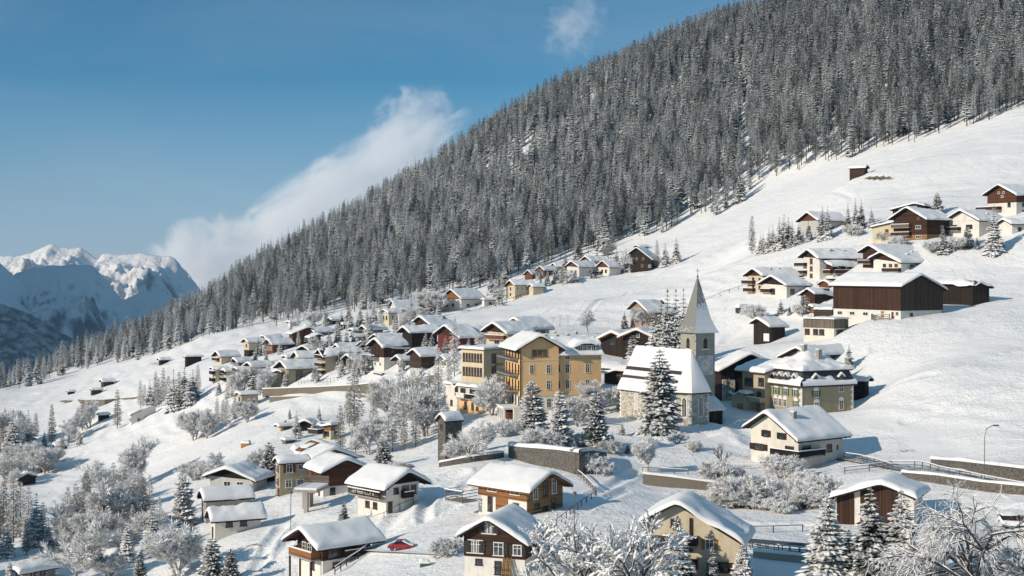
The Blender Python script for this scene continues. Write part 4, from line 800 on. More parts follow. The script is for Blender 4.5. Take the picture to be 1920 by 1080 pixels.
def m_spire(name):
    m, n, l, bs = _new(name)
    g = n.new('ShaderNodeNewGeometry'); tc = n.new('ShaderNodeTexCoord'); sp = n.new('ShaderNodeSeparateXYZ'); l.new(tc.outputs['Object'], sp.inputs[0])
    tn = n.new('ShaderNodeVectorTransform'); tn.vector_type = 'NORMAL'; tn.convert_from = 'WORLD'; tn.convert_to = 'OBJECT'; l.new(g.outputs['Normal'], tn.inputs[0])
    sn = n.new('ShaderNodeSeparateXYZ'); l.new(tn.outputs[0], sn.inputs[0])
    a = noise(n, l, 2.2, 5, .7); side = maprange(n, l, sn.outputs[1], .2, -.5)       # the flank the wind packed with snow
    hgt = maprange(n, l, sp.outputs[2], th-.3, th+6.0, 1.0, .38)
    k = mth(n, l, 'ADD', mth(n, l, 'MULTIPLY', mth(n, l, 'MULTIPLY', side, hgt), .95), mth(n, l, 'MULTIPLY', maprange(n, l, sn.outputs[2], .3, .75), .28))
    f = maprange(n, l, mth(n, l, 'ADD', k, mth(n, l, 'MULTIPLY', a.outputs[0], .7)), .68, .86)
    wv = n.new('ShaderNodeTexWave'); wv.bands_direction = 'Z'; wv.inputs['Scale'].default_value = 2.2; wv.inputs['Distortion'].default_value = .5; l.new(tc.outputs['Object'], wv.inputs[0])
    c = mixc(n, l, wv.outputs[0], (.15, .15, .135), (.26, .26, .24))
    l.new(mixc(n, l, f, c, SNOW), bs.inputs['Base Color']); bs.inputs['Roughness'].default_value = .7
    bump(n, l, bs, wv.outputs[0], .4, .05); return m
spire = child(b, 'spire', [mat('spire', m_spire)], ch)
b = MB(); b.tube((cx_, cy_, base+10.9), (cx_, cy_, base+13.0), .05, .045, 6); b.box(cx_-.5, cx_+.5, cy_-.04, cy_+.04, base+12.35, base+12.45)
b.tube((cx_, cy_, base+11.1), (cx_, cy_, base+11.45), .2, .2, 8); child(b, 'cross', ['darkmetal'], spire)
def belfry(p, ang):
    b = MB(); pts = lambda w_, h_: [(-w_/2, 0), (w_/2, 0), (w_/2, h_)] + [(w_/2*math.cos(t), h_+w_/2*math.sin(t)) for t in np.linspace(0, math.pi, 9)[1:-1]] + [(-w_/2, h_)]
    b.prism(pts(1.35, 1.7), lambda p_, q, t: (p_, t, q), -.04, .3, 0); b.prism(pts(1.05, 1.6), lambda p_, q, t: (p_, t, q+.08), -.06, -.042, 1); b.box(-.85, .85, -.16, .05, -.16, -.01, 2)
    b.box(-.3, .3, -.09, -.064, .5, 1.2, 3)
    o = b.build('belfry_opening', ['churchstone', 'blackpaint', 'snow', 'brownpaint'], tower); o.location = p; o.rotation_euler = (0, 0, ang)
belfry((tx, cy_, 14.6), R(-90)); belfry((cx_, ty, 14.6), 0)
b = MB(); b.box(-1.95, 1.95, -.07, 0, -1.95, 1.95)
ck = b.build('clock_face', [mat('clockwhite', m_plaster, (.62, .62, .62))], tower); ck.location = (cx_+.0, ty, 11.25)
b = MB(); ring = lambda r, n=40: [(r*math.cos(2*math.pi*k/n), r*math.sin(2*math.pi*k/n)) for k in range(n)]
for r0, r1 in ((1.82, 1.76), (1.2, 1.16)):
    A, B_ = ring(r0), ring(r1); b.add([(x, -.08, z) for x, z in A]+[(x, -.08, z) for x, z in B_], [(k, (k+1) % 40, 40+(k+1) % 40, 40+k) for k in range(40)])
child(b, 'dial_ring', ['ink'], ck)
for k, nme in enumerate(('XII','I','II','III','IIII','V','VI','VII','VIII','IX','X','XI')):
    a_ = math.pi/2-2*math.pi*k/12; text('numeral', nme, .62, ck, (1.48*math.cos(a_), -.076, 1.48*math.sin(a_)), (R(90), -(a_-math.pi/2), 0), 'ink', .006)
b = MB()
for ang, ln_, wd in ((R(14), 1.55, .13), (R(-4), 1.1, .17)):
    dx, dz = -math.sin(ang), math.cos(ang); b.add([(-dz*wd-dx*.25, -.1, dx*wd-dz*.25), (dz*wd-dx*.25, -.1, -dx*wd-dz*.25), (dx*ln_, -.1, dz*ln_), (-dz*wd-dx*.25, -.13, dx*wd-dz*.25), (dz*wd-dx*.25, -.13, -dx*wd-dz*.25), (dx*ln_, -.13, dz*ln_)], [(0, 1, 2), (3, 5, 4), (0, 3, 4, 1), (1, 4, 5, 2), (2, 5, 3, 0)])
child(b, 'clock_hands', ['gold'], ck)
# porch at the foot of the tower
b = MB(); b.prism([(ty-.1, -4), (ty-3.4, -4), (ty-3.4, 2.4), (ty-.1, 4.4)], lambda p, q, t: (t, p, q), tx+.2, tx+4.2); po = child(b, 'porch', ['dark'], ch)
b = MB(); b.prism([(ty+.0, 4.5), (ty-4.0, 2.3), (ty-4.0, 2.75), (ty-.3, 5.0), (ty+.0, 5.0)], lambda p, q, t: (t, p, q), tx-.2, tx+4.6); child(b, 'porch_snow', ['roofsnow'], po)
b = MB(); b.box(tx+1.6, tx+2.6, ty-3.46, ty-3.39, -1.5, 1.9); child(b, 'porch_door', ['blackpaint'], po)

# ================================================================== hotel
P, eL, eR, LL, LR, s, rot = base_frame(976, 806, 28, 71, 76, Vector(((976-960)/F*300, 300, ZC-(806-HY)/F*300)))
ho = thing('hotel', 'large ochre hotel with a gabled front, side balconies and a wing with a long dormer', 'hotel', P, rot)
k = 1/s; he = (806-653)*k; W1 = LR; DL = LL
zb = (806-742)*k                                                            # top of the pale ground floor
def fr(px): return (px-976)/(1047-976)*W1                                   # photo column -> metres along the front
W2 = fr(1130)-W1; he2 = (806-667)*k
b = MB(); b.box(0, W1, 0, DL, -4, zb); b.box(W1+.003, W1+W2, .8, DL, -4, zb); child(b, 'ground_floor_wall', ['pale'], ho)
tpz = math.tan(R(30)); rgz = he+tpz*W1/2
b = MB(); b.prism([(-.05, zb+.003), (W1+.05, zb+.003), (W1+.05, he), (W1/2, rgz), (-.05, he)], lambda p, q, t: (p, t, q), -.05, DL); child(b, 'gable_wall', ['ochre'], ho)
b = MB(); b.box(W1+.055, W1+W2+.05, .75, DL, zb+.003, he2); wing = child(b, 'wing_wall', ['ochre'], ho)
for z in (zb, (806-676)*k):
    b = MB(); b.box(-.12, W1+.1, -.13, DL*.99, z-.12, z+.12); b.box(W1+.103, W1+W2+.1, .66, DL*.98, z-.12, z+.12); child(b, 'string_course', ['butter'], ho)
b = MB(); pts = [(-1.3, rgz-tpz*(W1/2+1.3)+.05), (W1/2, rgz+.05), (W1+1.3, rgz-tpz*(W1/2+1.3)+.05)]
b.prism(pts+[(x, z+.22) for x, z in reversed(pts)], lambda p, q, t: (p, t, q), -1.2, DL+1)
for w_ in (-.9, W1/2, W1+.9): b.box(w_-.1, w_+.1, -1.1, -.06, rgz-tpz*abs(w_-W1/2)-.35, rgz-tpz*abs(w_-W1/2)+.02)
gr = child(b, 'gable_roof', ['brown'], ho)
zf = lambda w_, l: rgz+.27-tpz*(math.sqrt((w_-W1/2)**2+.15)-.35)
P_, rim = snow_sheet(-1.42, W1+1.42, -1.32, DL+1.1, zf, .6, 91, noise_=.1); b = MB(); add_snow(b, P_, rim, lambda w_, l, z: (w_, l, z)); child(b, 'roof_snow', ['roofsnow'], gr, True)
# wing roof with long dormer
rh = 2.3; ym = .8+(DL-.8)*.5; wt = math.tan(R(24))
b = MB(); pts = [(.2, he2), (ym, he2+wt*(ym-.2)+.6), (DL+.5, he2)]
b.prism([(.1, he2+.005), (ym, he2+wt*(ym-.1)), (DL+.5, he2+.005)], lambda p, q, t: (t, p, q), W1+.06, W1+W2+.5); wr_ = child(b, 'wing_roof', ['slate'], ho)
zf2 = lambda w_, l: he2+.06+wt*(min(w_-.1, 2*ym-.1-w_) if w_ < 2*ym else 0)
P_, rim = snow_sheet(.0, DL+.6, W1+.1, W1+W2+.6, zf2, .5, 92, noise_=.14); b = MB(); add_snow(b, P_, rim, lambda w_, l, z: (l, w_, z)); child(b, 'roof_snow', ['roofsnow'], wr_, True)
d0, d1 = fr(1086), fr(1121)
b = MB(); b.box(d0, d1, .9, 5.2, he2+.3, he2+2.4); dm = child(b, 'dormer', ['slate'], ho)
zf3 = lambda w_, l: he2+2.45+.2*math.sin(max(0, min(1, l/5))*1.5)
P_, rim = snow_sheet(d0-1.2, d1+.9, .2, 5.8, zf3, .75, 93, r=.7, noise_=.15); b = MB(); add_snow(b, P_, rim, lambda w_, l, z: (w_, l, z)); child(b, 'dormer_snow', ['roofsnow'], dm, True)
for i in range(4): o = place('window', window_mesh(1.0, 1.3, 'w'), dm, (d0+.6+(d1-d0-1.2)*i/3, .9, he2+1.25))
for cxx, lf in ((1020, .7), (1043, .6), (1064, .55), (1090, .7)):
    x = fr(cxx); z0 = he+1.2; b = MB(); b.box(x-.35, x+.35, DL*lf, DL*lf+.6, z0-1.5, z0+1.2); b.box(x-.42, x+.42, DL*lf-.1, DL*lf+.7, z0+1.203, z0+1.45, 1); child(b, 'chimney', ['concrete', 'snow'], gr if cxx < 1050 else wr_)
def hw(px, py, w_, h_, st='w', par=ho, yoff=None, name='window'):
    x = fr(px); y = (-.05 if x < W1 else .75) if yoff is None else yoff
    o = place(name, window_mesh(w_, h_, st), par, (x, y, (806-py)*k)); return o
for px in (1002, 1012.5, 1022): hw(px, 663, .95, 1.35, 'o')
for py in (693, 723):
    for px in (997, 1028, 1066, 1104): 
        if not (py == 723 and px == 997): hw(px, py, .85, 1.75)
hw(1029, 757, .95, 1.8); hw(1066, 757, .95, 1.7); hw(1104, 757, .95, 1.7); hw(1066, 672.5, .8, .6); hw(1050, 693, .5, 1.6, yoff=.75); hw(1050, 723, .5, 1.6, yoff=.75); hw(997, 757, .95, 1.8); hw(997, 723, .85, 1.75)
# side with balconies
for z in (664, 694, 724, 752):
    for i in range(5): o = place('window', window_mesh(.75, 2.0, 'b'), ho, (-.05 if z < 740 else 0, DL*(.1+.2*i), (806-z)*k)); o.rotation_euler = (0, 0, R(-90))
for z, y0, y1 in ((673, .1, 1.0), (704, .1, 1.0), (734, .1, 1.0)):
    zz = (806-z)*k; b = MB(); b.box(-2.0, -.06, DL*y0, DL*y1, zz-.16, zz); bl = child(b, 'balcony', ['concrete'], ho)
    b = MB()
    for q in range(12): yy = DL*(y0+(y1-y0)*q/11); b.box(-2.0, -1.95, yy-.03, yy+.03, zz+.003, zz+.95)
    for q in (.35, .65, .95): b.box(-2.03, -1.97, DL*y0-.05, DL*y1+.05, zz+q-.04, zz+q+.04); b.box(-1.96, -.1, DL*y0-.05, DL*y0+.01, zz+q-.04, zz+q+.04)
    child(b, 'railing', ['darkmetal'], bl)
b = MB(); b.box(-.16, -.02, -.2, -.06, 0, he); b.box(W1+.06, W1+.2, .6, .74, 0, he2); child(b, 'downpipe', ['brown'], ho)
# loggia with pillars at the downhill corner
zt = (806-765)*k
b = MB(); b.box(-3.6, -.1, .2, 7.5, zt-.3, zt); b.box(-1.6, -.06, -.6, .16, -5, zt-.01); lg = child(b, 'loggia', ['pale'], ho)
for y in (.6, 2.4, 4.2, 6.0): b = MB(); b.box(-3.55, -3.2, y-.17, y+.17, -6, zt-.305); child(b, 'pillar', ['whitepaint'], lg)
b = MB(); b.box(-2.4, -.2, .6, 7, -6, zt-1.0); child(b, 'back_wall', ['rust'], lg)
b = MB(); b.box(-3.75, -.1, .1, 7.6, zt+.003, zt+.3); child(b, 'loggia_snow', ['snow'], lg)

# ================================================================== hotel annexe with the lettering
h = house('hotel_annexe', 'narrow flat roofed cream annexe lettered HOTEL left of the ochre hotel', 907, 752, 42, 62, 95, 48, 'L', 0, .5, 'butter', None, 0, .5, .5, .55, flat=True, wc='b', cat='hotel annexe',
    auto=[('L',(.84, .56),7,.55,1.9)], wins=[('R',.3,.83,1.2,2.0,'k'),('R',.3,.58,1.2,2.0,'k'),('R',.3,.3,1.2,2.0,'k')], roofc='brown')
text('lettering', 'HOTEL', .95, h.root, (h.LR*.31, -.02, h.he*.70), (R(90), 0, 0), 'blackpaint', .02, 'LEFT')
h = house('hotel_porch', 'ochre terrace wing with snow capped flat roof below the lettered annexe', 904, 775, 44, 16, 46, 50, 'L', 0, .5, 'ochre', 'pale', .5, .5, .5, .55, flat=True, wc='b', cat='hotel annexe', wins=[('L',.2,.78,1.6,1.7,'b'),('L',.62,.78,2.0,1.7,'b'),('L',.88,.78,1.2,1.7,'b'),('L',.3,.25,.7,1.6,'b'),('L',.6,.25,.7,1.6,'b'),('L',.8,.25,.7,1.6,'b')], bal=[('L',.45,1.0,3.0,1.2,dict(c='dark')),('L',.05,.4,3.0,1.2,dict(c='whitepaint'))])
house('porch_house', 'low cream porch house under a thick snow shelf left of the terrace wing', 872, 770, 36, 12, 46, 52, 'L', 0, .5, 'pale', None, 0, .4, .4, .55, flat=True, wc='b', cat='hotel annexe', wins=[('L',.6,.75,1.6,1.6,'b'),('L',.3,.25,.7,1.2,'b')])

# ================================================================== mansard villa
P, eL, eR, LL, LR, s, rot = base_frame(1504, 780, 71, 96, 52)
vi = thing('villa', 'grand beige villa with a snowy mansard roof, dormers and green shutters', 'villa', P, rot)
k = 1/s; he = 55*k
b = MB(); b.box(0, LR, 0, LL, -4, he); child(b, 'wall', [mat('villa', m_plaster, (.33, .28, .19))], vi)
def frustum(b, x0, x1, y0, y1, z0, ins, z1, mi=0, insx=None):
    ix = insx or ins
    b.add([(x0,y0,z0),(x1,y0,z0),(x1,y1,z0),(x0,y1,z0),(x0+ix,y0+ins,z1),(x1-ix,y0+ins,z1),(x1-ix,y1-ins,z1),(x0+ix,y1-ins,z1)], [(0,3,2,1),(4,5,6,7),(0,1,5,4),(1,2,6,5),(2,3,7,6),(3,0,4,7)], mi)
b = MB(); frustum(b, -.55, LR+.55, -.55, LL+.55, he, 1.15, he+2.9); b.box(-.6, LR+.6, -.6, LL+.6, he-.22, he-.003); mr = child(b, 'mansard_roof', ['slate'], vi)
b = MB()                                                                     # snow lying on the lower half of the steep slopes
for ax, n_ in (('x', LL), ('y', LR)):
    rows = []
    for u in np.linspace(0, 1, 7):
        row = []
        for v in np.linspace(-.03, 1.03, 30):
            top_ = .45+.35*float(vnoise(v*9+3, 1 if ax == 'x' else 8, 6)); z = he+.03+u*2.9*top_*1.15; ins = -.55+1.15*(z-he)/2.9
            e = math.sin(math.pi*min(.98, max(.06, u*.8+.2))); t = .38*e; w_ = v*n_
            row.append((ins-t, w_, z+t*.5) if ax == 'x' else (w_, ins-t, z+t*.5))
        rows.append(row)
    b.grid(rows)
child(b, 'eave_snow', ['roofsnow'], mr, True)
zt = he+2.9
b = MB(); b.box(.1, LR-.1, .1, LL-.1, zt, zt+.25); tr = child(b, 'upper_roof', ['slate'], vi)
def zf(x, y):
    e = min(x, LR-x, y, LL-y); return zt+.26+max(0, e+.2)*.5
P_, rim = snow_sheet(-.1, LR+.1, -.1, LL+.1, zf, .5, 95, noise_=.24, nu=26, nv=26); b = MB(); add_snow(b, P_, rim, lambda a, c, z: (a, c, z)); child(b, 'roof_snow', ['roofsnow'], tr, True)
for x, y, z in ((LR*.42, LL*.5, 3.8), (LR*.52, LL*.25, 3.0)): b = MB(); b.box(x-.45, x+.45, y-.4, y+.4, zt, zt+z+1.2); b.box(x-.55, x+.55, y-.5, y+.5, zt+z+1.203, zt+z+1.4, 1); child(b, 'chimney', ['concrete', 'snow'], tr)
def dormer(face, u):
    b = MB(); b.prism([(-.55, 0), (.55, 0), (.55, 1.15), (0, 1.65), (-.55, 1.15)], lambda p, q, t: (p, t, q), 0, 1.6, 0); b.prism([(-.32, .2), (.32, .2), (.32, 1.05), (-.32, 1.05)], lambda p, q, t: (p, t, q), -.03, -.003, 1)
    b.prism([(-.8, 1.1), (0, 1.75), (.8, 1.1), (.8, 1.35), (0, 2.1), (-.8, 1.35)], lambda p, q, t: (p, t, q), -.25, 1.5, 2)
    o = b.build('dormer', ['slate', 'glass', 'roofsnow'], mr)
    if face == 'R': o.location = (u*LR, -.25, he+.55)
    else: o.location = (-.25, LL*(1-u), he+.55); o.rotation_euler = (0, 0, R(-90))
for u in (.25, .45, .62, .83): dormer('L', u)
for u in (.25, .75): dormer('R', u)
hv = Hs(); hv.LL, hv.LR, hv.root = LL, LR, vi
for u in (.11, .33, .58, .83): put_win(hv, 'L', u, he-14*k, 1.0, 1.35, 'aw', 'greenpaint', shw=.5)
for u in (.1, .31, .43, .56, .84): put_win(hv, 'L', u, he-35*k, .9, 1.35, 'aw', 'greenpaint' if u in (.1, .84) else None, shw=.4)
put_win(hv, 'R', .27, he-15*k, 1.0, 1.3, 'aw', 'greenpaint', shw=.5); put_win(hv, 'R', .76, he-7*k, 1.1, 1.2, 'w'); put_win(hv, 'R', .28, he-38*k, 1.0, 1.4, 'aw'); put_win(hv, 'R', .76, he-38*k, 1.0, 1.7, 'aw')
quoins(vi, 0, 0, -2, he-.25, R(-45), .6); quoins(vi, LR, 0, -2, he-.25, R(0), .6)

# ================================================================== slim stone tower house in the frosted thicket
h = house('tower_house', 'slim stone tower house with a blue shaded snow roof among frosted trees', 835, 862, 14, 31, 71, 60, 'L', 38, .5, 'rubble', None, 0, .25, .3, .4, cat='tower house', wins=[('L',.5,.85,.6,.9,'r'),('R',.6,.35,1.0,.8,'w')], roofc='brown')
# ------------------------------------------------------------------ walls, road, fences, lamps, car
def ground_z(x, y): return float(H(x, y)[0])
def wall(name, label, pts, m='stone', th=.6, snow=.35, cat='retaining wall', deep=2.5, group=None):
    """pts: (px, base row, height px)"""
    Q = []
    for i in range(len(pts)-1):
        (x0, y0, h0), (x1, y1, h1) = pts[i], pts[i+1]; n = max(1, int(abs(x1-x0)/14))
        for k in range(n): t = k/n; Q.append((x0+(x1-x0)*t, y0+(y1-y0)*t, h0+(h1-h0)*t))
    Q.append(pts[-1])
    W_ = []
    for x, y, h_ in Q:
        p = at(x, y); W_.append((p, h_*p.y/F))
    # smooth the distance so the wall runs evenly
    d = [p.y for p, _ in W_]; xs = [q[0] for q in Q]; cf = np.polyfit(xs, d, 2) if len(xs) > 3 else None
    if cf is not None:
        W_ = [(Vector(((q[0]-960)/F*yy, yy, ZC-(q[1]-HY)/F*yy)), q[2]*yy/F) for q in Q for yy in [float(np.polyval(cf, q[0]))]]
    o0 = W_[0][0]; b = MB(); s_ = MB(); n = len(W_)
    fr, bk = [], []
    for i in range(n):
        a = W_[max(0, i-1)][0]; c = W_[min(n-1, i+1)][0]; d_ = (c-a); d_.z = 0; d_.normalize(); nrm = Vector((-d_.y, d_.x, 0))
        if nrm.y < 0: nrm = -nrm
        p = W_[i][0]-o0; fr.append((p, W_[i][1])); bk.append((p+nrm*th, W_[i][1]))
    for i in range(n-1):
        v = []
        for (p, hh) in (fr[i], fr[i+1], bk[i+1], bk[i]): v += [(p.x, p.y, p.z-deep), (p.x, p.y, p.z+hh)]
        f = [(0, 2, 3, 1), (4, 6, 7, 5), (1, 3, 5, 7)]
        if i == 0: f.append((6, 0, 1, 7))
        if i == n-2: f.append((2, 4, 5, 3))
        b.add(v, f)
    o = b.build(name, [m], None, loc=o0); tag(o, label, cat, group)
    if snow:
        rows = []
        for i in range(n):
            f_, k_ = fr[i], bk[i]; top = f_[1]+snow*(1+.6*float(vnoise(i*.7, 3.3, 8)))
            row = []
            for u, z in ((-.15, -.1), (-.12, .55), (.1, .9), (.5, 1.0), (1.2, .95), (2.6, .3)):
                p = f_[0].lerp(k_[0], u); row.append((p.x, p.y, f_[0].z+f_[1]+(top-f_[1])*z))
            rows.append(row)
        s_.grid(rows); s_.build('snow_cap', ['snow'], o, True)
    return o
wall('garden_wall', 'high rubble stone garden wall holding up the hotel terrace', [(953,857,22),(985,868,30),(1040,880,38),(1086,892,44)], 'rubble', .8, .6)
wall('garden_wall', 'dark side of the stone garden wall turning uphill under the conifers', [(1087,891,44),(1110,876,32),(1138,862,14)], 'rubble', .8, .5)
wall('concrete_wall', 'weathered concrete wall beside the frosted shrubs below the church', [(1205,908,20),(1260,914,20),(1342,921,16)], 'aged', .5, .35)
wall('stone_wall', 'low dark stone wall below the slim tower house', [(823,876,9),(880,868,12),(945,858,10)], 'rubble', .6, .3)
wall('retaining_wall', 'long concrete retaining wall carrying the village road', [(492,741,12),(600,740,15),(660,738,16),(720,734,18),(790,726,20),(818,722,20)], 'aged', .6, .3)
wall('road_kerb_wall', 'low kerb wall at the foot of the long concrete retaining wall', [(505,748,4),(620,746,5),(760,744,5),(830,738,5)], 'aged', .4, .15)
wall('retaining_wall', 'rubble wall below the road at the right edge', [(1690,897,12),(1760,907,16),(1840,920,17),(1930,930,18)], 'rubble', .6, .35)
wall('stone_wall', 'snow speckled rock wall above the road at the right edge', [(1745,868,8),(1800,880,16),(1860,893,22),(1930,905,26)], 'rubble', .8, .5)
wall('concrete_wall', 'concrete driveway wall below the solar panel strip', [(1412,1045,12),(1460,1052,14),(1530,1058,14)], 'concrete', .4, .3)
wall('portal_wall', 'curved pale concrete portal wall on the left meadow', [(146,752,4),(160,760,10),(180,763,14),(196,760,11),(212,752,4)], 'aged', .8, .2)
wall('portal_wall', 'smaller arched concrete wall left of the curved portal wall', [(112,753,2),(122,756,6),(132,754,3)], 'aged', .8, .15)
wall('concrete_wall', 'thin concrete wall line behind the lone larch on the left meadow', [(205,752,3),(235,749,3),(258,747,3)], 'aged', .5, .1)
wall('stone_wall', 'dark hedge like bank wall right of the slim tower house base', [(700,702,4),(716,706,5)], 'rubble', .5, .2)
# the road: a strip laid on the slope
def strip(name, pts, half, m, lift, kind='structure', label=None):
    W_ = []
    for i in range(len(pts)-1):
        for t in np.linspace(0, 1, 8)[:-1]: W_.append(at(pts[i][0]*(1-t)+pts[i+1][0]*t, pts[i][1]*(1-t)+pts[i+1][1]*t))
    W_.append(at(*pts[-1])); rows = []
    for i, p in enumerate(W_):
        a = W_[max(0, i-1)]; c = W_[min(len(W_)-1, i+1)]; d_ = c-a; d_.z = 0; d_.normalize(); nrm = Vector((-d_.y, d_.x, 0)); row = []
        zs = [ground_z(p.x+nrm.x*u*half, p.y+nrm.y*u*half) for u in (-1, -.5, 0, .5, 1)]
        for u in (-1, -.5, 0, .5, 1): row.append((p.x+nrm.x*u*half, p.y+nrm.y*u*half, max(zs[2], ground_z(p.x+nrm.x*u*half, p.y+nrm.y*u*half))+lift))
        rows.append(row)
    b = MB(); b.grid(rows); o = b.build(name, [m], None, True); tag(o, label, None, None, kind); return o
def m_road(name):
    m, n, l, b = _new(name); a = noise(n, l, .6, 5, .65); c = noise(n, l, 3, 4, .6)
    k = mth(n, l, 'MULTIPLY_ADD', c.outputs[0], .4, a.outputs[0])
    l.new(ramp(n, l, k, [(.55, (.09, .09, .09)), (.7, (.3, .3, .3)), (.82, SNOW)]).outputs[0], b.inputs['Base Color']); b.inputs['Roughness'].default_value = .6; return m
strip('road', [(1585,858),(1650,872),(1720,884),(1790,894),(1860,908),(1935,922)], 2.2, mat('road', m_road), .12, label='half cleared road along the stone walls')
strip('driveway', [(640,1024),(700,1030),(760,1033),(830,1036)], 1.7, mat('track', m_snow, .2, 1.5), .05, label='snow track leading to the parked red car')
def rail(name, label, pts, hh=1.0, nbar=2, m='metal', step=2.6, snow=True, cat='fence', r=.045, group=None):
    W_ = []
    for i in range(len(pts)-1):
        a, c = at(*pts[i]), at(*pts[i+1]); n = max(1, int((c-a).length/step))
        for k in range(n): q = a.lerp(c, k/n); q.z = max(q.z, ground_z(q.x, q.y)); W_.append(q)
    W_.append(at(*pts[-1])); o0 = W_[0].copy(); rt = thing(name, label, cat, o0, 0, group)
    b = MB(); b.tube((0, 0, -.5), (0, 0, hh+.05), r*1.3, r*1.3, 5); pm = b.mesh('post', [M(m)])
    for p in W_: place('post', pm, rt, p-o0)
    for j in range(nbar):
        b = MB(); z = Vector((0, 0, hh*(j+1)/nbar))
        for i in range(len(W_)-1): b.tube(W_[i]-o0+z, W_[i+1]-o0+z, r, r, 5)
        b.build('rail', [m], rt)
        if snow and j == nbar-1:
            b = MB()
            for i in range(len(W_)-1): b.tube(W_[i]-o0+z*1.0+Vector((0, 0, r*1.4)), W_[i+1]-o0+z+Vector((0, 0, r*1.4)), r*1.3, r*1.3, 5)
            b.build('rail_snow', ['snow'], rt)
    return rt
rail('guard_rail', 'grey metal guard rail along the road above the white garage', [(1584,889),(1630,884),(1672,878),(1715,878),(1760,888),(1840,905),(1925,922)], 1.1, 2, 'metal', 2.8, r=.07)
rail('handrail', 'double handrail beside the path behind the white house with the corner balcony', [(1582,862),(1610,866),(1640,873),(1672,884)], 1.2, 2, 'metal', 2.2, r=.06)
rail('handrail', 'stair handrail dropping from the stone garden wall to the shaded yard', [(1084,894),(1100,908),(1116,925)], 1.0, 2, 'weather', 1.8, r=.06)
rail('fence', 'wire fence line crossing the shadow of the honey timber house', [(1044,985),(1062,972),(1090,950),(1118,932)], .9, 1, 'darkmetal', 2.0, snow=False, r=.05)
rail('fence', 'thin fence along the steep bank below the black gabled white chalet', [(690,982),(720,972),(750,956),(775,946)], .9, 1, 'darkmetal', 2.0, snow=False, r=.04)
rail('handrail', 'stair rail climbing beside the small dark timber chalet', [(628,1078),(650,1062),(672,1048),(690,1034)], 1.0, 2, 'brown', 1.6, r=.06)
rail('fence', 'grid fence on top of the concrete driveway wall', [(1396,1026),(1440,1034),(1500,1040),(1540,1043)], .9, 3, 'darkmetal', 1.2, r=.05)
rail('fence', 'dark fence rail across the snow left of the three heavy spruces', [(1405,1000),(1450,999),(1505,997)], .9, 1, 'darkmetal', 3, r=.06)
rail('fence', 'garden fence on the snowy terrace beside the churchyard wall', [(1205,885),(1240,887),(1290,890)], .8, 1, 'weather', 2, r=.05)
rail('fence', 'row of small posts on the edge of the road above the long retaining wall', [(560,722),(600,718),(640,712)], .9, 1, 'darkmetal', 1.6, snow=False, r=.04)
rail('fence', 'faint path fence rising from the churchyard spruces towards the cream chalet', [(1322,568),(1350,555),(1385,543),(1402,538)], 1.0, 1, 'weather', 3, snow=False, r=.07)
rail('fence', 'road edge fence below the pale two storey house', [(900,582),(925,573),(950,565),(990,553)], .9, 1, 'weather', 3, snow=False, r=.09)
rail('fence', 'fence around the great barn forecourt', [(1615,600),(1640,602),(1668,600)], 1.4, 3, 'weather', 2, r=.08)
# solar strip
p0 = at(1400, 1030); p1 = at(1522, 1036); d_ = (p1-p0); Ld = d_.length
b = MB(); b.box(0, Ld, -.42, .42, 1.3, 1.36); o = b.build('solar_panel_strip', [PM('panel', (.06, .07, .085), rough=.3, spec=.5)], None, loc=p0, rotz=math.atan2(d_.y, d_.x)); o.rotation_euler.x = R(24); tag(o, 'strip of dark solar panels above the concrete driveway wall', 'solar panels')
b = MB()
for x in np.linspace(.5, Ld-.5, 8): b.box(x-.04, x+.04, -.05, .05, -1, 1.29)
b.build('support', ['darkmetal'], o)
# concrete parking deck by the beige house
P_ = at(566, 966); dk = thing('parking_deck', 'concrete parking deck with metal railings in front of the tall beige house', 'parking deck', P_, R(-12))
mpx = P_.y/F; zt = (966-920)*mpx; x0, x1 = (545-566)*mpx, (593-566)*mpx
b = MB(); b.box(x0, x1, .5, 6.5, zt-.4, zt); dk_s = b.build('deck_slab', ['concrete'], dk)
b = MB(); b.box(.1, .7, .6, 1.3, -3, zt-.41); b.box(x0+.2, x0+1.5, 4.5, 6.2, -3, zt-.41); b.build('pillar', ['grey'], dk)
b = MB(); b.box(x0+.1, x1-.1, .7, 6.4, zt+.003, zt+.35); b.build('deck_snow', ['snow'], dk_s)
b = MB()
for t in np.linspace(0, 1, 9): b.box(x0-.03, x0+.03, .5+6*t-.03, .5+6*t+.03, zt, zt+1.15)
for z in (.4, .8, 1.15): b.box(x0-.035, x0+.035, .5, 6.5, zt+z-.04, zt+z+.04)
b.build('railing', ['metal'], dk_s)
b = MB(); b.box(x0, x1, 6.45, 6.6, zt+.01, zt+1.5); b.build('parapet', ['weather'], dk_s)
# street lamps and poles
def lamp(label, px, py, hpx, arm=True):
    p = at(px, py); hh = hpx*p.y/F; t = thing('street_lamp', label, 'street lamp', p)
    b = MB(); pts = [(0, 0, -.6), (0, 0, hh*.45), (.04, 0, hh*.82)] + ([(.25, 0, hh*.93), (.9, 0, hh*.99), (1.5, 0, hh)] if arm else [(0.04, 0, hh)])
    for a, c in zip(pts[:-1], pts[1:]): b.tube(a, c, .065, .05, 7)
    b.build('pole', ['metal'], t); b = MB()
    if arm: b.box(1.3, 2.1, -.16, .16, hh-.08, hh+.12)
    else: b.tube((.04, 0, hh), (.04, 0, hh+.25), .28, .28, 8); b.tube((.04, 0, hh+.25), (.04, 0, hh+.45), .3, .08, 8)
    b.build('lamp_head', ['metal'], t); return t
lamp('tall curved street lamp beside the road at the right edge', 1846, 904, 106)
lamp('slim street lamp standing in the shaded yard right of the honey timber house', 1077, 1000, 72, False)
lamp('dark street lamp pole in front of the concrete parking deck', 545, 992, 66, False)
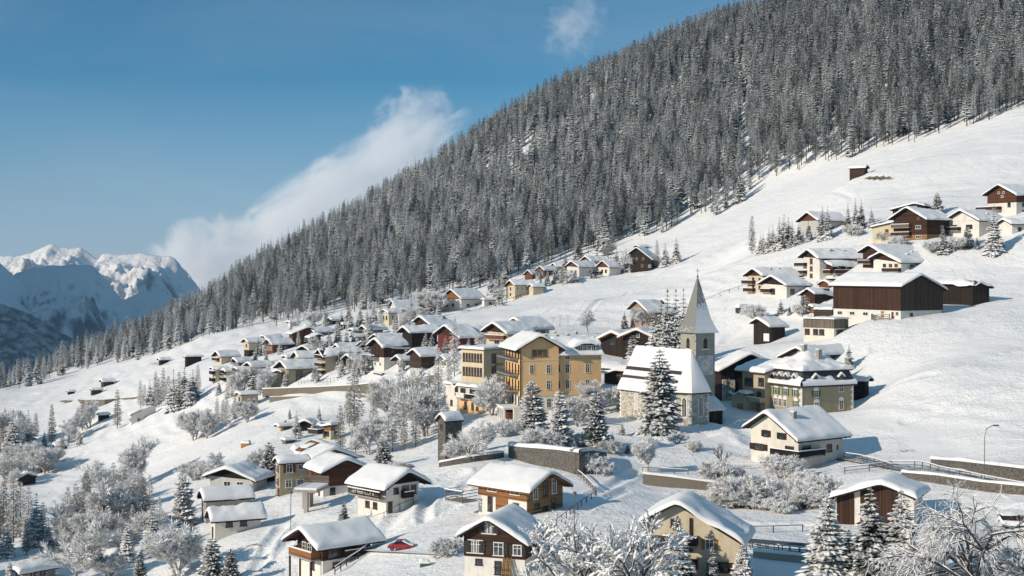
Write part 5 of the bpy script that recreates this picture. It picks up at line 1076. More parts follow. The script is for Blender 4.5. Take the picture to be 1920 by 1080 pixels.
for x, y, hh in ((1037, 614, 20), (1050, 613, 22), (1065, 612, 21)):
    p = at(x, y); k = hh*p.y/F; b = MB(); b.tube((0, 0, -.5), (0, 0, k), .06, .05, 6); b.box(-1.0, 1.0, -.04, .04, k-.26, k-.16)
    tag(b.build('utility_pole', ['weather'], None, loc=p), 'small T shaped wooden pole on the meadow behind the hotel roof', 'utility pole', 'T shaped poles behind the hotel')
for x, y, hh, lab in ((1258, 640, 1, ''), ):
    pass
# parked car
p = at(752, 1031); car = thing('parked_car', 'small red car with a snow covered rear window parked on the snow track', 'car', p, R(-6)); car.scale = (.86, .86, .86)
L2, w2 = 1.95, .82
prof = [(-L2, .35), (-L2+.02, .75), (-1.55, .9), (-.9, .98), (.9, .98), (1.75, .9), (L2, .72), (L2, .35)]
b = MB(); b.prism(prof, lambda x, z, t: (x, t, z), -w2, w2); cb = b.build('body', ['carred'], car)
cp = [(-1.35, .94), (-.72, 1.42), (.45, 1.46), (1.3, 1.0), (1.3, .94)]
b = MB(); b.prism(cp, lambda x, z, t: (x, t*(1-.18*(z-.94)/.5), z), -w2+.05, w2-.05); b.build('cabin', ['glass'], car)
b = MB(); b.prism([(-.74, 1.40), (.47, 1.44), (.42, 1.56), (-.66, 1.54)], lambda x, z, t: (x, t, z), -w2+.14, w2-.14); b.build('roof', ['carred'], car)
b = MB(); b.prism([(.3, 1.47), (.5, 1.6), (1.3, 1.14), (1.95, .95), (1.97, .8), (1.3, 1.0)], lambda x, z, t: (x, t, z), -w2+.05, w2-.03); b.build('snow_cover', ['snow'], car)
for x in (-1.25, 1.25):
    for y in (-w2, w2):
        b = MB(); b.tube((x, y-.11, .32), (x, y+.11, .32), .32, .32, 14); wh = b.build('wheel', ['rubber'], car); b = MB(); b.tube((x, y-.125, .32), (x, y+.125, .32), .19, .19, 12); b.build('rim', ['metal'], wh)
for y in (-.6, .6): b = MB(); b.box(-L2-.03, -L2+.03, y-.14, y+.14, .62, .76); b.build('headlight', ['whitepaint'], car)
# small stuff about the gardens
def snowbox(name, label, cat, px, py, w_, d__, hh, m, cap=.35):
    p = at(px, py); b = MB(); b.box(-w_/2, w_/2, -d__/2, d__/2, -.4, hh); o = b.build(name, [m], None, loc=p, rotz=R(rng.uniform(-30, 30))); tag(o, label, cat)
    P_, rim = snow_sheet(-w_/2-.05, w_/2+.05, -d__/2-.05, d__/2+.05, lambda a, c: hh+.01, cap, int(px) % 50, r=.3); b = MB(); add_snow(b, P_, rim, lambda a, c, z: (a, c, z)); b.build('snow_cap', ['snow'], o, True); return o
snowbox('compost_bin', 'low green garden bin under fresh snow right of the red car', 'bin', 796, 1061, 1.1, .8, .45, 'greenpaint', .35)
snowbox('wooden_crate', 'orange wooden crate half sunk in the snowy meadow', 'crate', 461, 837, 2.0, 1.6, .9, 'orangepaint', .5)
snowbox('car_under_snow', 'rounded heap of snow with dark flanks above the church timber house', 'snow heap', 1392, 584, 3.6, 1.8, 1.2, 'darkmetal', .9)
snowbox('firewood_shelter', 'brown firewood shelter under snow beside the pavilion', 'shelter', 1545, 592, 5.0, 2.2, 1.8, 'old', .6)
# ------------------------------------------------------------------ trees
NEED = m_needles('needles', (.010, .019, .014), (.024, .035, .024), .1, .55, 1.1, .03)
NEEDD = m_needles('dark_needles', (.009, .018, .014), (.018, .03, .022), .1, .6, 1.0, .06, .15)
NEEDF = m_needles('forest_needles', (.014, .025, .023), (.036, .05, .046), -.4, .3, 1.3, .19, .34, (.64, .665, .67))
NEEDH = m_needles('heavy_needles', (.012, .022, .015), (.022, .034, .02), .1, .5, 1.4, .05, .1)
PINEM = m_needles('pine_needles', (.02, .03, .018), (.035, .045, .027), .1, .55, 1.6, .07, .2)
LARCH = m_frost('larch_frost', (.22, .205, .175), (.68, .68, .67), .36, .6, .8, .25)
LARCHF = m_frost('forest_larch', (.09, .095, .092), (.47, .495, .50), .34, .62, .6, .35)
BUSH = m_frost('frosted_twigs', (.54, .53, .505), (.86, .86, .86), .32, .54, 1.3, .15)
BUSHD = m_frost('brown_frosted_twigs', (.17, .125, .085), (.5, .48, .44), .42, .64, 1.2, .2)
SNOWY = m_needles('snowy_twigs', (.07, .055, .045), (.09, .07, .06), -.75, -.1, 2.0, .42, .1)
FBARK = m_frost('frosted_bark', (.19, .175, .16), (.62, .61, .60), .4, .62, 2.5, .1)
BARK = m_bark('bark', (.045, .038, .034)); BARKL = m_bark('larch_bark', (.13, .105, .085))
def kite(b, p0, d, L, w_, dz1, dz2, fold):
    """one drooping spray: two folded halves"""
    side = Vector((-d.y, d.x, 0)); p1 = p0+d*(L*.55)+Vector((0, 0, dz1)); p2 = p0+d*L+Vector((0, 0, dz2))
    sl_ = p1+side*w_+Vector((0, 0, -fold)); sr = p1-side*w_+Vector((0, 0, -fold))
    b.add([p0, sl_, p1, sr, p2], [(0, 2, 1), (0, 3, 2), (1, 2, 4), (2, 3, 4)])
def conifer(seed, Hh, Rr, nw, nb, clear=.06, droop=.45, fing=True, power=.8, wid=.3, ragged=.25, pad=0.0):
    r = random.Random(seed); b = MB(); s_ = MB()
    for i in range(nw):
        t = (i+.3*r.random())/nw; z = Hh*(clear+(1-clear)*t); L0 = Rr*((1-t)**power)*(.75+.25*min(1, t*6+.35))+.12*Rr*(1-t)+.12
        k_ = max(3, int(nb*(1-.45*t))); a0 = r.random()*7
        for k in range(k_):
            a = a0+2*math.pi*(k+.5*r.random())/k_; L = L0*(1-ragged+2*ragged*r.random()); d = Vector((math.cos(a), math.sin(a), 0))
            p0 = Vector((0, 0, z+r.uniform(-.2, .2)*Hh/nw)); dr = droop*(1.1-t*.9)
            kite(b, p0, d, L, L*wid, -L*dr*.45, -L*dr, L*wid*.55)
            if fing:
                for sg in (-1, 1):
                    a2 = a+sg*(.45+.2*r.random()); d2 = Vector((math.cos(a2), math.sin(a2), 0)); q = p0+d*(L*.28)+Vector((0, 0, -L*dr*.2))
                    kite(b, q, d2, L*.62, L*.16, -L*dr*.3, -L*dr*.75, L*.09)
            if pad and r.random() < .5:
                for u in (.45, .8):
                    if r.random() < .8:
                        c = p0+d*(L*u)+Vector((0, 0, -L*dr*u*u+.06)); w_ = pad*L*r.uniform(.12, .22)+.06; l_ = w_*r.uniform(1.6, 2.7); sd = Vector((-d.y, d.x, 0))
                        vs = [c+d*l_+Vector((0, 0, -.5*w_)), c+sd*w_+Vector((0, 0, -.25*w_)), c-d*l_+Vector((0, 0, .05*w_)), c-sd*w_+Vector((0, 0, -.25*w_)), c+Vector((0, 0, .6*w_)), c+Vector((0, 0, -.35*w_))]
                        m_ = [(vs[j]+vs[(j+1) % 4])*.5*1.0+Vector((0, 0, .02)) for j in range(4)]; mt = [(v+vs[4])*.5+(v-c)*.12+Vector((0, 0, .12*w_)) for v in vs[:4]]
                        V = vs+mt; s_.add(V, [(0, 1, 7, 6), (1, 2, 8, 7), (2, 3, 9, 8), (3, 0, 6, 9), (6, 7, 4), (7, 8, 4), (8, 9, 4), (9, 6, 4), (1, 0, 5), (2, 1, 5), (3, 2, 5), (0, 3, 5)])
    b.add([Vector((.09*Rr, 0, Hh*.955)), Vector((-.05*Rr, .08*Rr, Hh*.955)), Vector((-.05*Rr, -.08*Rr, Hh*.955)), Vector((0, 0, Hh*1.0))], [(0, 1, 3), (1, 2, 3), (2, 0, 3)])
    return b, s_
def trunk(Hh, r0, top=.95, n=6):
    b = MB(); b.tube((0, 0, -1.2), (0, 0, Hh*.5), r0, r0*.6, n); b.tube((0, 0, Hh*.5), (0, 0, Hh*top), r0*.6, r0*.1, n); return b
def larch(seed, Hh, Rr, nw, nb, tw=6, clear=.12, tws=1.0):
    r = random.Random(seed); b = MB()
    for i in range(nw):
        t = (i+.5*r.random())/nw; z = Hh*(clear+(1-clear)*t); L0 = Rr*((1-t)**.7)*(.55+.45*min(1, t*4+.2))+.25; k_ = max(2, int(nb*(1-.4*t))); a0 = r.random()*7
        for k in range(k_):
            a = a0+2*math.pi*(k+.6*r.random())/k_; L = L0*r.uniform(.65, 1.2); d = Vector((math.cos(a), math.sin(a), 0)); sd = Vector((-d.y, d.x, 0)); p0 = Vector((0, 0, z)); up = r.uniform(-.28, .12)
            p2 = p0+d*L+Vector((0, 0, L*up)); w_ = .05+.012*L
            b.add([p0+sd*w_, p0-sd*w_, p2, p0+Vector((0, 0, w_))], [(0, 3, 2), (3, 1, 2), (1, 0, 2)])
            for q in range(tw):
                u = r.uniform(.2, 1.0); c = p0.lerp(p2, u); l_ = (r.uniform(.35, .8)*(1.15-u)*L*.55+.3)*tws; a2 = a+r.uniform(-1.3, 1.3); e = Vector((math.cos(a2), math.sin(a2), r.uniform(-1.0, .15))).normalized()*l_
                n_ = Vector((r.uniform(-1, 1), r.uniform(-1, 1), r.uniform(-1, 1))).normalized()*(.10*l_+.035)
                b.add([c-n_, c+n_, c+e*.6+n_*1.3, c+e], [(0, 1, 2), (0, 2, 3)])
    return b
def bare_tree(seed, Hh, spread=.5, lev=4, tw=5, width=.06, stems=1, twl=.16, upw=.35, droop=0.0, kids=(5, 5, 5), stemh=.35, snow=None, sw=.1):
    """branching skeleton ending in a mist of frosted twigs"""
    r = random.Random(seed); wood = MB(); tg = MB()
    def rv(d, ang):
        o = d.orthogonal().normalized(); o.rotate(Matrix.Rotation(r.uniform(0, 6.283), 3, d)); return (d*math.cos(ang)+o*math.sin(ang)).normalized()
    def grow(p, d, L, rad, k):
        n = 2; q = p
        for j in range(n):
            d = (d+Vector((r.uniform(-.16, .16), r.uniform(-.16, .16), .06*upw-droop*(.25 if k > 1 else .05)))).normalized(); q2 = q+d*(L/n); wood.tube(q, q2, rad*(1-j*.2), rad*(1-(j+1)*.2), 4 if k else 6, 0, False)
            if snow is not None and k >= 1 and abs(d.z) < .93:
                o_ = Vector((0, 0, rad*.8+sw*.35)); w0 = sw*r.uniform(.6, 1.3); snow.tube(q+o_, q.lerp(q2, .5)+o_*1.3, w0*.6, w0, 5); snow.tube(q.lerp(q2, .5)+o_*1.3, q2+o_, w0, w0*.5, 5)
            q = q2
            if k >= 1:
                for _ in range(tw if k >= 2 else tw//2): twig(q.lerp(q-d*(L/n), r.random()), d, L)
        if k >= lev-1: 
            for _ in range(tw): twig(q, d, L)
            return
        m_ = kids[min(k, len(kids)-1)]
        for c in range(m_):
            u = r.uniform(.45, 1.0) if c else 1.0; pp = p.lerp(q, u); dd = rv(d, r.uniform(.35, 1.0)*(spread*1.6)); dd = (dd+Vector((0, 0, upw*.5-droop*.6))).normalized(); grow(pp, dd, L*r.uniform(.55, .82), rad*.6, k+1)
    def twig(c, d, L):
        l_ = Hh*twl*r.uniform(.35, 1.0)*.6; e = (rv(d, r.uniform(.2, 1.1))+Vector((0, 0, .15*upw-droop))).normalized()*l_; n_ = Vector((r.uniform(-1, 1), r.uniform(-1, 1), r.uniform(-1, 1))).normalized()*width
        tg.add([c-n_*.7, c+n_*.7, c+e*.55+n_, c+e], [(0, 1, 2), (0, 2, 3)])
        n2 = Vector((n_.y, n_.z, n_.x)); f = (rv(e.normalized(), .7))*(l_*.5); m_ = c+e*.45; tg.add([m_-n2*.6, m_+n2*.6, m_+f], [(0, 1, 2)])
    for s in range(stems):
        a = 6.283*s/stems+r.random(); lean = (.12 if stems == 1 else r.uniform(.25, .75)*spread*1.2)
        d = Vector((math.cos(a)*lean, math.sin(a)*lean, 1)).normalized(); p = Vector((math.cos(a)*.15*stems*.3, math.sin(a)*.15*stems*.3, -.4)); grow(p, d, Hh*stemh*r.uniform(.85, 1.1), Hh*.016+.03, 0)
    return wood, tg
KIND = {}
def kind(code, Hh, parts): KIND.setdefault(code, []).append((Hh, parts))
def nm(b, name, m, smooth=False): return b.mesh(name, m if isinstance(m, list) else [m], smooth, False)
# proper spruces, snow on the sprays
for sd in range(3):
    c, s_ = conifer(10+sd, 14, 3.3, 20, 10, .05, .5, True, .9, .34, .24, .32); kind('S', 14, [('trunk', nm(trunk(14, .22), 'trunk', BARK)), ('crown', nm(c, 'crown', NEED)), ('crown_snow', nm(s_, 'crown_snow', M('snow'), True))])
for sd in range(3):
    c, s_ = conifer(15+sd, 14, 3.4, 20, 9, .04, .5, True, .85, .34, .28); kind('D', 14, [('trunk', nm(trunk(14, .22), 'trunk', BARK)), ('crown', nm(c, 'crown', NEEDD))])
c, s_ = conifer(27, 14, 3.5, 26, 13, .03, .4, True, .5, .32, .3, .22); kind('C', 14, [('trunk', nm(trunk(14, .22), 'trunk', BARK)), ('crown', nm(c, 'crown', NEEDH)), ('crown_snow', nm(s_, 'crown_snow', M('snow'), True))])
for sd in range(2):
    c, s_ = conifer(20+sd, 12, 3.0, 22, 12, .04, .42, True, .8, .34, .27, .42); kind('H', 12, [('trunk', nm(trunk(12, .2), 'trunk', BARK)), ('crown', nm(c, 'crown', NEEDH)), ('crown_snow', nm(s_, 'crown_snow', M('snow'), True))])
for sd in range(2):
    c, s_ = conifer(30+sd, 10, 2.7, 17, 11, .09, .12, True, .42, .36, .3, .42); kind('P', 10, [('trunk', nm(trunk(10, .2), 'trunk', BARK)), ('crown', nm(c, 'crown', PINEM)), ('crown_snow', nm(s_, 'crown_snow', M('snow'), True))])
for sd in range(2): kind('L', 16, [('trunk', nm(trunk(16, .2, .99), 'trunk', BARKL)), ('crown', nm(larch(40+sd, 16, 2.6, 34, 8, 7, .1), 'crown', LARCH))])
for sd in range(3):
    wd, tg_ = bare_tree(50+sd, 9, .62, 4, 9, .07, (2, 1, 3)[sd], .2, .5, 0, (6, 5, 4), (.27, .3, .24)[sd]); kind('B', 9, [('trunk', nm(wd, 'trunk', FBARK)), ('crown', nm(tg_, 'crown', BUSH))])
for sd in range(2):
    wd, tg_ = bare_tree(60+sd, 4, .75, 3, 12, .05, 8, .26, .35, 0, (5, 5), .36); kind('U', 4, [('trunk', nm(wd, 'trunk', FBARK)), ('crown', nm(tg_, 'crown', BUSH))])
wd, tg_ = bare_tree(71, 6, .6, 4, 5, .04, 3, .2, .4, 0, (4, 4, 4), .36); kind('O', 6, [('trunk', nm(wd, 'trunk', FBARK)), ('crown', nm(tg_, 'crown', BUSHD))])
wd, tg_ = bare_tree(75, 6, .6, 4, 1, .02, 1, .14, .3, 0, (4, 4, 3), .4); kind('K', 6, [('trunk', nm(wd, 'trunk', BARK)), ('crown', nm(tg_, 'crown', BARK))])
NAMES = dict(C=('spruce_tree', 'spruce'), S=('spruce_tree', 'spruce'), H=('spruce_tree', 'spruce'), P=('pine_tree', 'pine'), L=('larch_tree', 'larch'), B=('frosted_tree', 'frosted tree'), U=('frosted_shrub', 'shrub'), O=('frosted_shrub', 'shrub'), K=('bare_tree', 'bare tree'))
for c in KIND.values():                                                     # measured heights, so a tree ends where the photo shows its tip
    for i, (hh, parts) in enumerate(c):
        top = max(max((v.co.z for v in m.vertices), default=0) for _, m in parts); c[i] = (top, parts)
_tc = [0]
def tree(code, px, py, hpx, label, group=None, wide=1.0, p=None):
    _tc[0] += 1; q = p or at(px, py); vs = KIND['D' if code == 'S' and hpx < 84 else code]; Hh, parts = vs[_tc[0] % len(vs)]; k = hpx*q.y/F/Hh
    n_, cat = NAMES[code]; t = thing(n_, label, cat, q, rng.uniform(0, 6.283), group); t.scale = (k*wide, k*wide, k)
    for pn, me in parts: place(pn, me, t)
    return t
T_ = [
 # heavy snowed spruces along the bottom edge
 ('H',1552,1100,178,'heavily snowed dark spruce, left of the three before the white garage',None,1.2),('H',1632,1098,186,'heavily snowed dark spruce with the highest tip of the three before the white garage',None,1.15),('H',1690,1096,180,'heavily snowed dark spruce, right of the three before the white garage',None,1.25),
 ('H',1592,1092,100,'short snowed spruce filling the gap between the tall spruces before the white garage',None,1.3),('H',1745,1096,100,'low broad snowed spruce right of the three tall ones, touching the birch',None,1.5),
 ('H',1335,1100,76,'small snowed spruce under the lower window of the cream house',None,1.0),('H',1393,1100,88,'snowed spruce at the downhill corner of the cream house',None,1.15),('H',1270,1104,140,'snow laden spruce rising through the snowy bare tree at the cream house',None,1.1),
 ('P',398,1098,92,'snow clumped pine with orange brown tips at the bottom edge',None,1.0),('P',432,1102,74,'second snow clumped pine beside the one with the orange brown tips',None,1.0),('P',263,1100,56,'snow bowed pine top at the bottom edge beneath the two dark spruces',None,1.0),
 # bottom left
 ('S',285,1040,100,'taller of two dark spruces below the frosted birches',None,1.1),('S',238,1058,88,'shorter of two dark spruces below the frosted birches',None,1.1),('P',343,990,106,'big round crowned snowy pine beside the grey walled house',None,.85),('S',113,1026,50,'young sparse spruce in the shaded hollow',None,.9),('S',18,1090,46,'young spruce in the lower left corner',None,1.0),('S',181,1052,36,'small spruce tip in front of the house with two chimneys',None,.8),
 ('B',331,1086,118,'round white frosted tree in front of the snowy round pine',None,1.3),('B',146,1092,122,'round white frosted tree beside the shaded long house roof',None,1.25),('B',205,1085,50,'lower frosted tree at the wall of the house with two chimneys',None,1.2),
 ('B',262,912,100,'big frosted tree with a broad crown alone on the left snow field',None,1.0),('B',230,930,76,'smaller frosted tree leaning on the big broad crowned one',None,1.1),
 ('L',163,1008,122,'tallest frosted birch like larch of the grove on the left slope',None,1.0),
 # left edge
 ('L',220,804,74,'tall lone larch with twin trunks on the left meadow',None,.9),('L',97,834,76,'tall see through larch over the frosted trees at the left edge',None,.9),('S',83,838,34,'narrow dark spruce at the foot of the see through larch',None,.8),('S',148,836,36,'little green pine on the lower left meadow',None,1.1),('L',263,764,52,'slender larch left of the dark conifer clump on the left meadow',None,.9),('B',365,825,58,'bare frosted tree on the snow rim below the cream round window house',None,1.0),('B',388,822,60,'frosted tree next to the bare one on the snow rim',None,1.0),
 ('L',424,800,72,'larch standing right in front of the round window house',None,.9),('S',325,768,76,'darkest spruce of the clump left of the garage row',None,1.0),('S',346,762,74,'second dark spruce of the clump left of the garage row',None,1.0),('L',371,735,52,'larch at the right end of the dark clump by the garage row',None,1.0),('L',292,758,62,'larch at the left end of the dark clump',None,.9),('L',306,754,64,'larch between the dark clump and the slender larch',None,.9),
 ('B',400,902,54,'frosted tree in front of the black gabled low house',None,1.3),('U',372,900,40,'frosted shrub left of the black gabled low house',None,1.2),('B',482,882,44,'thin frosted tree beside the dark round spruce',None,1.1),('P',504,902,74,'dark round topped spruce touching the tall beige house',None,.9),
 # middle
 ('S',645,984,52,'young snowy spruce on the mounds right of the parking deck',None,1.0),('P',719,876,56,'snow capped pine above the black gabled white chalet',None,1.2),('U',752,884,22,'snow covered bush next to the snow capped pine',None,1.4),
 ('L',664,800,120,'tall bushy frosted larch towering over the thicket',None,1.25),('L',852,706,110,'tall slim frosted larch before the dark red chalet',None,.8),
 ('P',998,806,94,'dense snowy pine in front of the hotel corner',None,1.05),('P',1050,842,112,'snowy pine on the terrace in front of the hotel gable',None,.8),('P',1118,842,108,'snowy pine on the terrace at the right end of the hotel wing',None,.85),
 ('B',1128,778,70,'frosted fruit tree at the right corner of the hotel wing',None,1.3),('B',1160,768,46,'small frosted tree between hotel and church',None,1.2),('B',1215,884,76,'frosted round tree below the church spruce',None,1.0),('U',1012,842,44,'frosted shrub under the dense snowy pine',None,1.3),('B',1085,800,60,'frosted tree behind the two terrace pines',None,1.0),('U',1092,838,30,'frosted shrub between the two terrace pines',None,1.3),('U',1116,890,44,'frosted shrub at the foot of the stone garden wall',None,1.2),('U',950,818,34,'frosted shrub beside the white loggia pillars',None,1.2),
 ('B',922,778,80,'frosted tree covering the gap between the lettered annexe and the hotel',None,1.15),('B',884,866,84,'frosted tree at the right side of the slim tower house',None,1.1),('U',868,862,40,'frosted bush at the foot of the slim tower house',None,1.4),('B',905,845,50,'low frosted tree on the bank below the loggia',None,1.2),
 ('C',1237,812,158,'tall snow laden spruce right in front of the church nave',None,1.05),
 ('S',1188,674,64,'spruce before the taller dark gabled timber house',None,1.1),('S',1171,616,34,'small lone spruce on the meadow above the churchyard',None,1.1),('B',1103,624,46,'round frosted tree alone on the meadow behind the hotel',None,1.15),('B',1205,613,40,'frosted tree in front of the pinkish barn house',None,1.0),('O',1222,618,36,'russet frosted shrub at the pinkish barn house',None,1.1),('B',910,655,34,'frosted tree between the chalets and the lettered annexe',None,1.3),
 ('S',798,655,34,'left one of two little spruces before the drooping roof barn',None,1.2),('S',810,656,34,'right one of two little spruces before the drooping roof barn',None,1.1),
 ('K',1350,882,54,'dark leafless tree with twisted boughs beside the concrete wall',None,1.2),('U',1382,950,66,'largest frosted shrub below the white corner balcony house',None,1.3),('U',1425,948,56,'frosted shrub next to the largest one below the corner balcony house',None,1.3),('U',1470,900,52,'frosted shrub right under the dark corner balcony',None,1.3),('U',1492,942,50,'frosted shrub uphill of the white garage',None,1.3),('U',1452,952,44,'low frosted shrub in the middle of the shrub row under the corner balcony',None,1.3),('U',1345,905,46,'frosted shrub overhanging the concrete wall end',None,1.3),('U',1535,930,44,'frosted shrub at the start of the guard rail',None,1.2),('O',1440,925,36,'brownish shrub among the white frosted ones',None,1.2),
 ('U',836,1040,34,'dark twiggy bush left of the dark brown chalet',None,1.4),
 # forest row and upper meadow
 ('S',1125,480,76,'left of the two dark twin spruces above the forest row',None,.85),('S',1135,479,72,'right of the two dark twin spruces above the forest row',None,.9),('S',1085,487,42,'dark spruce behind the long white chalet',None,1.2),('O',1142,486,36,'russet larch sapling beside the dark twin spruces',None,.9),('S',1156,512,46,'first snowy spruce in front of the dark log chalet',None,1.1),('S',1174,510,44,'second snowy spruce in front of the dark log chalet',None,1.1),('S',1043,530,38,'spruce covering the grey roof of the forest row',None,1.2),('S',1078,528,24,'small spruce before the long white chalet',None,1.2),('S',1112,522,28,'small spruce between the two red gabled white chalets',None,1.2),
 ('L',1232,502,52,'frosted larch right of the dark log chalet',None,1.0),('S',1247,501,46,'spruce between the frosted larch and the pointed spruce',None,1.1),('S',1268,494,50,'pointed spruce standing last in the forest row',None,1.1),('S',1389,378,62,'dark big spruce standing out at the forest edge over the meadow',None,1.0),
 ('L',1410,476,72,'pale thin larch at the left end of the spruce row on the upper meadow',None,.85),
 ('S',1590,428,48,'slim spruce left of the close pair on the upper meadow',None,.75),('S',1604,428,58,'left of the close pair of slim spruces on the upper meadow',None,.75),('S',1615,428,55,'right of the close pair of slim spruces on the upper meadow',None,.75),('S',1634,425,38,'short spruce right of the close pair on the upper meadow',None,1.0),('S',1542,450,64,'left one of the twin spruces hiding the brown gabled chalet',None,.85),('S',1552,448,62,'right one of the twin spruces hiding the brown gabled chalet',None,.85),('S',1516,452,38,'small spruce before the brown gable of the upper meadow',None,1.1),
 ('P',1757,402,42,'round dark spruce beside the low dark house gable',None,1.0),('S',1768,474,50,'snowy spruce before the dark brown chalet corner',None,1.2),('P',1814,464,40,'snowy pine in front of the white dark balcony chalet',None,1.0),('S',1864,474,90,'tall lone snowy spruce on the upper meadow',None,1.0),('S',1697,464,26,'small snowy spruce below the cream wing',None,1.0),('U',1684,464,24,'frosted shrub below the cream wing',None,1.0),('U',1600,442,24,'frosted shrub at the foot of the slim spruces',None,1.2),
 ('S',1464,588,28,'small dark spruce below the half timbered chalet',None,1.3),('P',1507,588,36,'dark pine left of the great barn',None,1.1),('B',1418,608,40,'bare frosted tree above the dark open barn',None,1.0),('S',1592,690,46,'spruce behind the mansard roof',None,1.1),
 ('S',543,786,24,'small spruce above the low snow roofed cottage',None,.8),('S',556,822,52,'snowy spruce right of the low snow roofed cottage',None,1.0),('S',598,790,32,'thin spruce tip above the dark gabled shed',None,.8),('S',588,812,30,'snowy spruce at the right side of the dark gabled shed',None,1.1),('S',520,724,34,'dark shrub like spruce before the olive flats',None,1.3),('S',536,725,32,'second shrub like spruce before the olive flats',None,1.2),('S',590,712,30,'spruce at the right corner of the olive flats',None,1.2),('S',472,738,66,'tall dark spruce before the stepped flats',None,.9),
]
for c, x, y, hh, lab, gr, wd in T_: tree(c, x, y, hh, lab, gr, wd)
def clump(code, pts, label, group, wd=1.0):
    for x, y, hh in pts:
        cc = code if isinstance(code, str) and len(code) == 1 else rng.choice(code)
        tree(cc, x+rng.uniform(-2, 2), y, hh*rng.uniform(.92, 1.08), label, group, wd)
clump('S', [(1226,690,100),(1240,692,132),(1253,692,155),(1266,690,158),(1280,688,148),(1293,684,128),(1247,700,120)], 'one of the tall snowy spruces crowded behind the church tower', 'churchyard spruces', .8)
clump('S', [(1432,474,38),(1441,472,46),(1450,470,50),(1460,468,58),(1469,466,62),(1478,464,58),(1487,462,50),(1497,458,40),(1424,476,34)], 'one of the dark spruces in the row below the upper meadow', 'spruce row below the upper meadow', 1.0)
clump('BLL', [(640,846,92),(668,850,84),(690,854,80),(712,850,90),(735,846,96),(758,844,82),(780,836,92),(800,818,104),(815,796,100),(700,800,80),(732,790,84),(762,775,80),(785,770,88),(822,760,104),(655,800,80),(840,735,66),(805,770,70)], 'one of the white frosted trees of the dense thicket below the hotel', 'frosted thicket below the hotel', .95)
clump('LBL', [(128,1005,92),(142,1010,100),(185,1010,112),(205,1012,122),(225,1008,104),(246,1004,98),(268,992,96),(282,980,86),(170,1030,80),(118,1030,84),(136,985,80),(160,975,90),(180,960,96),(212,955,90),(232,960,84),(252,955,80),(300,1000,70),(292,1020,66),(215,1030,76),(150,1030,70),(250,1020,70)], 'one of the frosted trees of the grove on the lower left slope', 'frosted grove on the lower left slope', 1.1)
clump('LSL', [(-8,1000,120),(8,1012,116),(24,1018,122),(38,1010,104),(52,1016,108),(66,1022,96),(80,1020,82),(-4,1040,90),(14,1046,70),(48,1040,70),(90,1034,60),(-20,980,120)], 'one of the crowded trees in blue shade at the left edge', 'shaded trees at the left edge', 1.15)
clump('LSB', [(4,862,92),(14,858,86),(26,862,88),(38,850,76),(52,846,72),(-6,850,90),(66,820,50),(10,880,60)], 'one of the dark conifers at the left edge above the huts', 'dark conifers at the left edge', 1.1)
clump('B', [(44,886,56),(58,888,62),(72,886,58),(88,888,52),(98,880,44),(28,912,40),(10,905,50)], 'one of the frosted round trees around the tiny hut at the left edge', 'frosted trees around the tiny hut', 1.2)
clump('BL', [(128,830,44),(140,822,52),(155,808,60),(166,802,54),(116,846,40)], 'one of the frosted trees left of the lone larch', 'frosted trees left of the lone larch', 1.1)
clump('LSB', [(436,742,58),(448,746,60),(460,740,56),(486,742,58),(497,735,50),(430,736,44),(410,740,30)], 'one of the conifers crowding the stepped flats and the round window house', 'conifers around the stepped flats', 1.0)
clump('LB', [(418,795,50),(440,790,56),(462,792,40),(408,790,44)], 'one of the frosted larches before the round window house', 'frosted larches before the round window house', 1.0)
clump('LSB', [(486,668,36),(496,670,34),(560,650,30),(596,660,34),(615,655,40),(634,650,46),(648,660,44),(660,655,36),(684,664,44),(695,640,40),(705,660,40),(640,690,40),(655,700,44),(668,706,46),(680,700,40),(632,632,36),(655,620,34),(610,625,30),(690,622,46),(715,615,46),(700,600,40),(757,622,38),(770,610,36),(790,590,34),(805,590,50),(818,588,44),(780,625,26),(740,640,30),(585,612,30),(560,612,28),(545,625,26),(755,585,34),(772,588,40)], 'one of the snowy trees standing between the houses of the old village quarter', 'trees among the old village houses', 1.1)
clump('LSU', [(942,562,46),(935,570,40),(930,560,34),(1015,540,26),(1028,536,32),(1055,534,32),(1068,530,24),(835,585,26),(820,594,30),(1185,506,38),(1215,505,24)], 'one of the small snowy trees along the forest row houses', 'trees along the forest row houses', 1.0)
clump('US', [(1748,474,26),(1785,472,30),(1800,468,24),(1830,466,24),(1880,470,22),(1660,452,22),(1500,590,20),(1480,590,18)], 'one of the little snowed bushes around the upper houses', 'bushes around the upper houses', 1.1)
clump('U', [(1362,925,34),(1400,935,42),(1410,955,34),(1442,945,44),(1462,962,34),(1475,940,46),(1505,955,36),(1520,945,40),(1548,950,34),(1350,950,34),(1375,900,30),(1512,915,34)], 'one of the frosted bushes filling the bank below the corner balcony house', 'frosted bushes on the bank', 1.35)
clump('US', [(985,845,26),(1030,846,28),(1075,850,26),(1140,850,30),(1150,838,28),(1175,850,24),(1270,830,22),(1300,845,20),(1165,815,26),(1195,846,20)], 'one of the small snowed bushes in the gardens between hotel and church', 'garden bushes between hotel and church', 1.3)
clump('S', [(-80,1050,200),(-110,1060,220),(-150,1055,230),(-190,1070,240),(-90,1085,210),(-140,1095,220)], 'unseen tall spruce added beyond the left picture edge for its shade', 'shade spruces added beyond the left picture edge', 1.1)  # added out of view so their shadow falls on the lower left corner
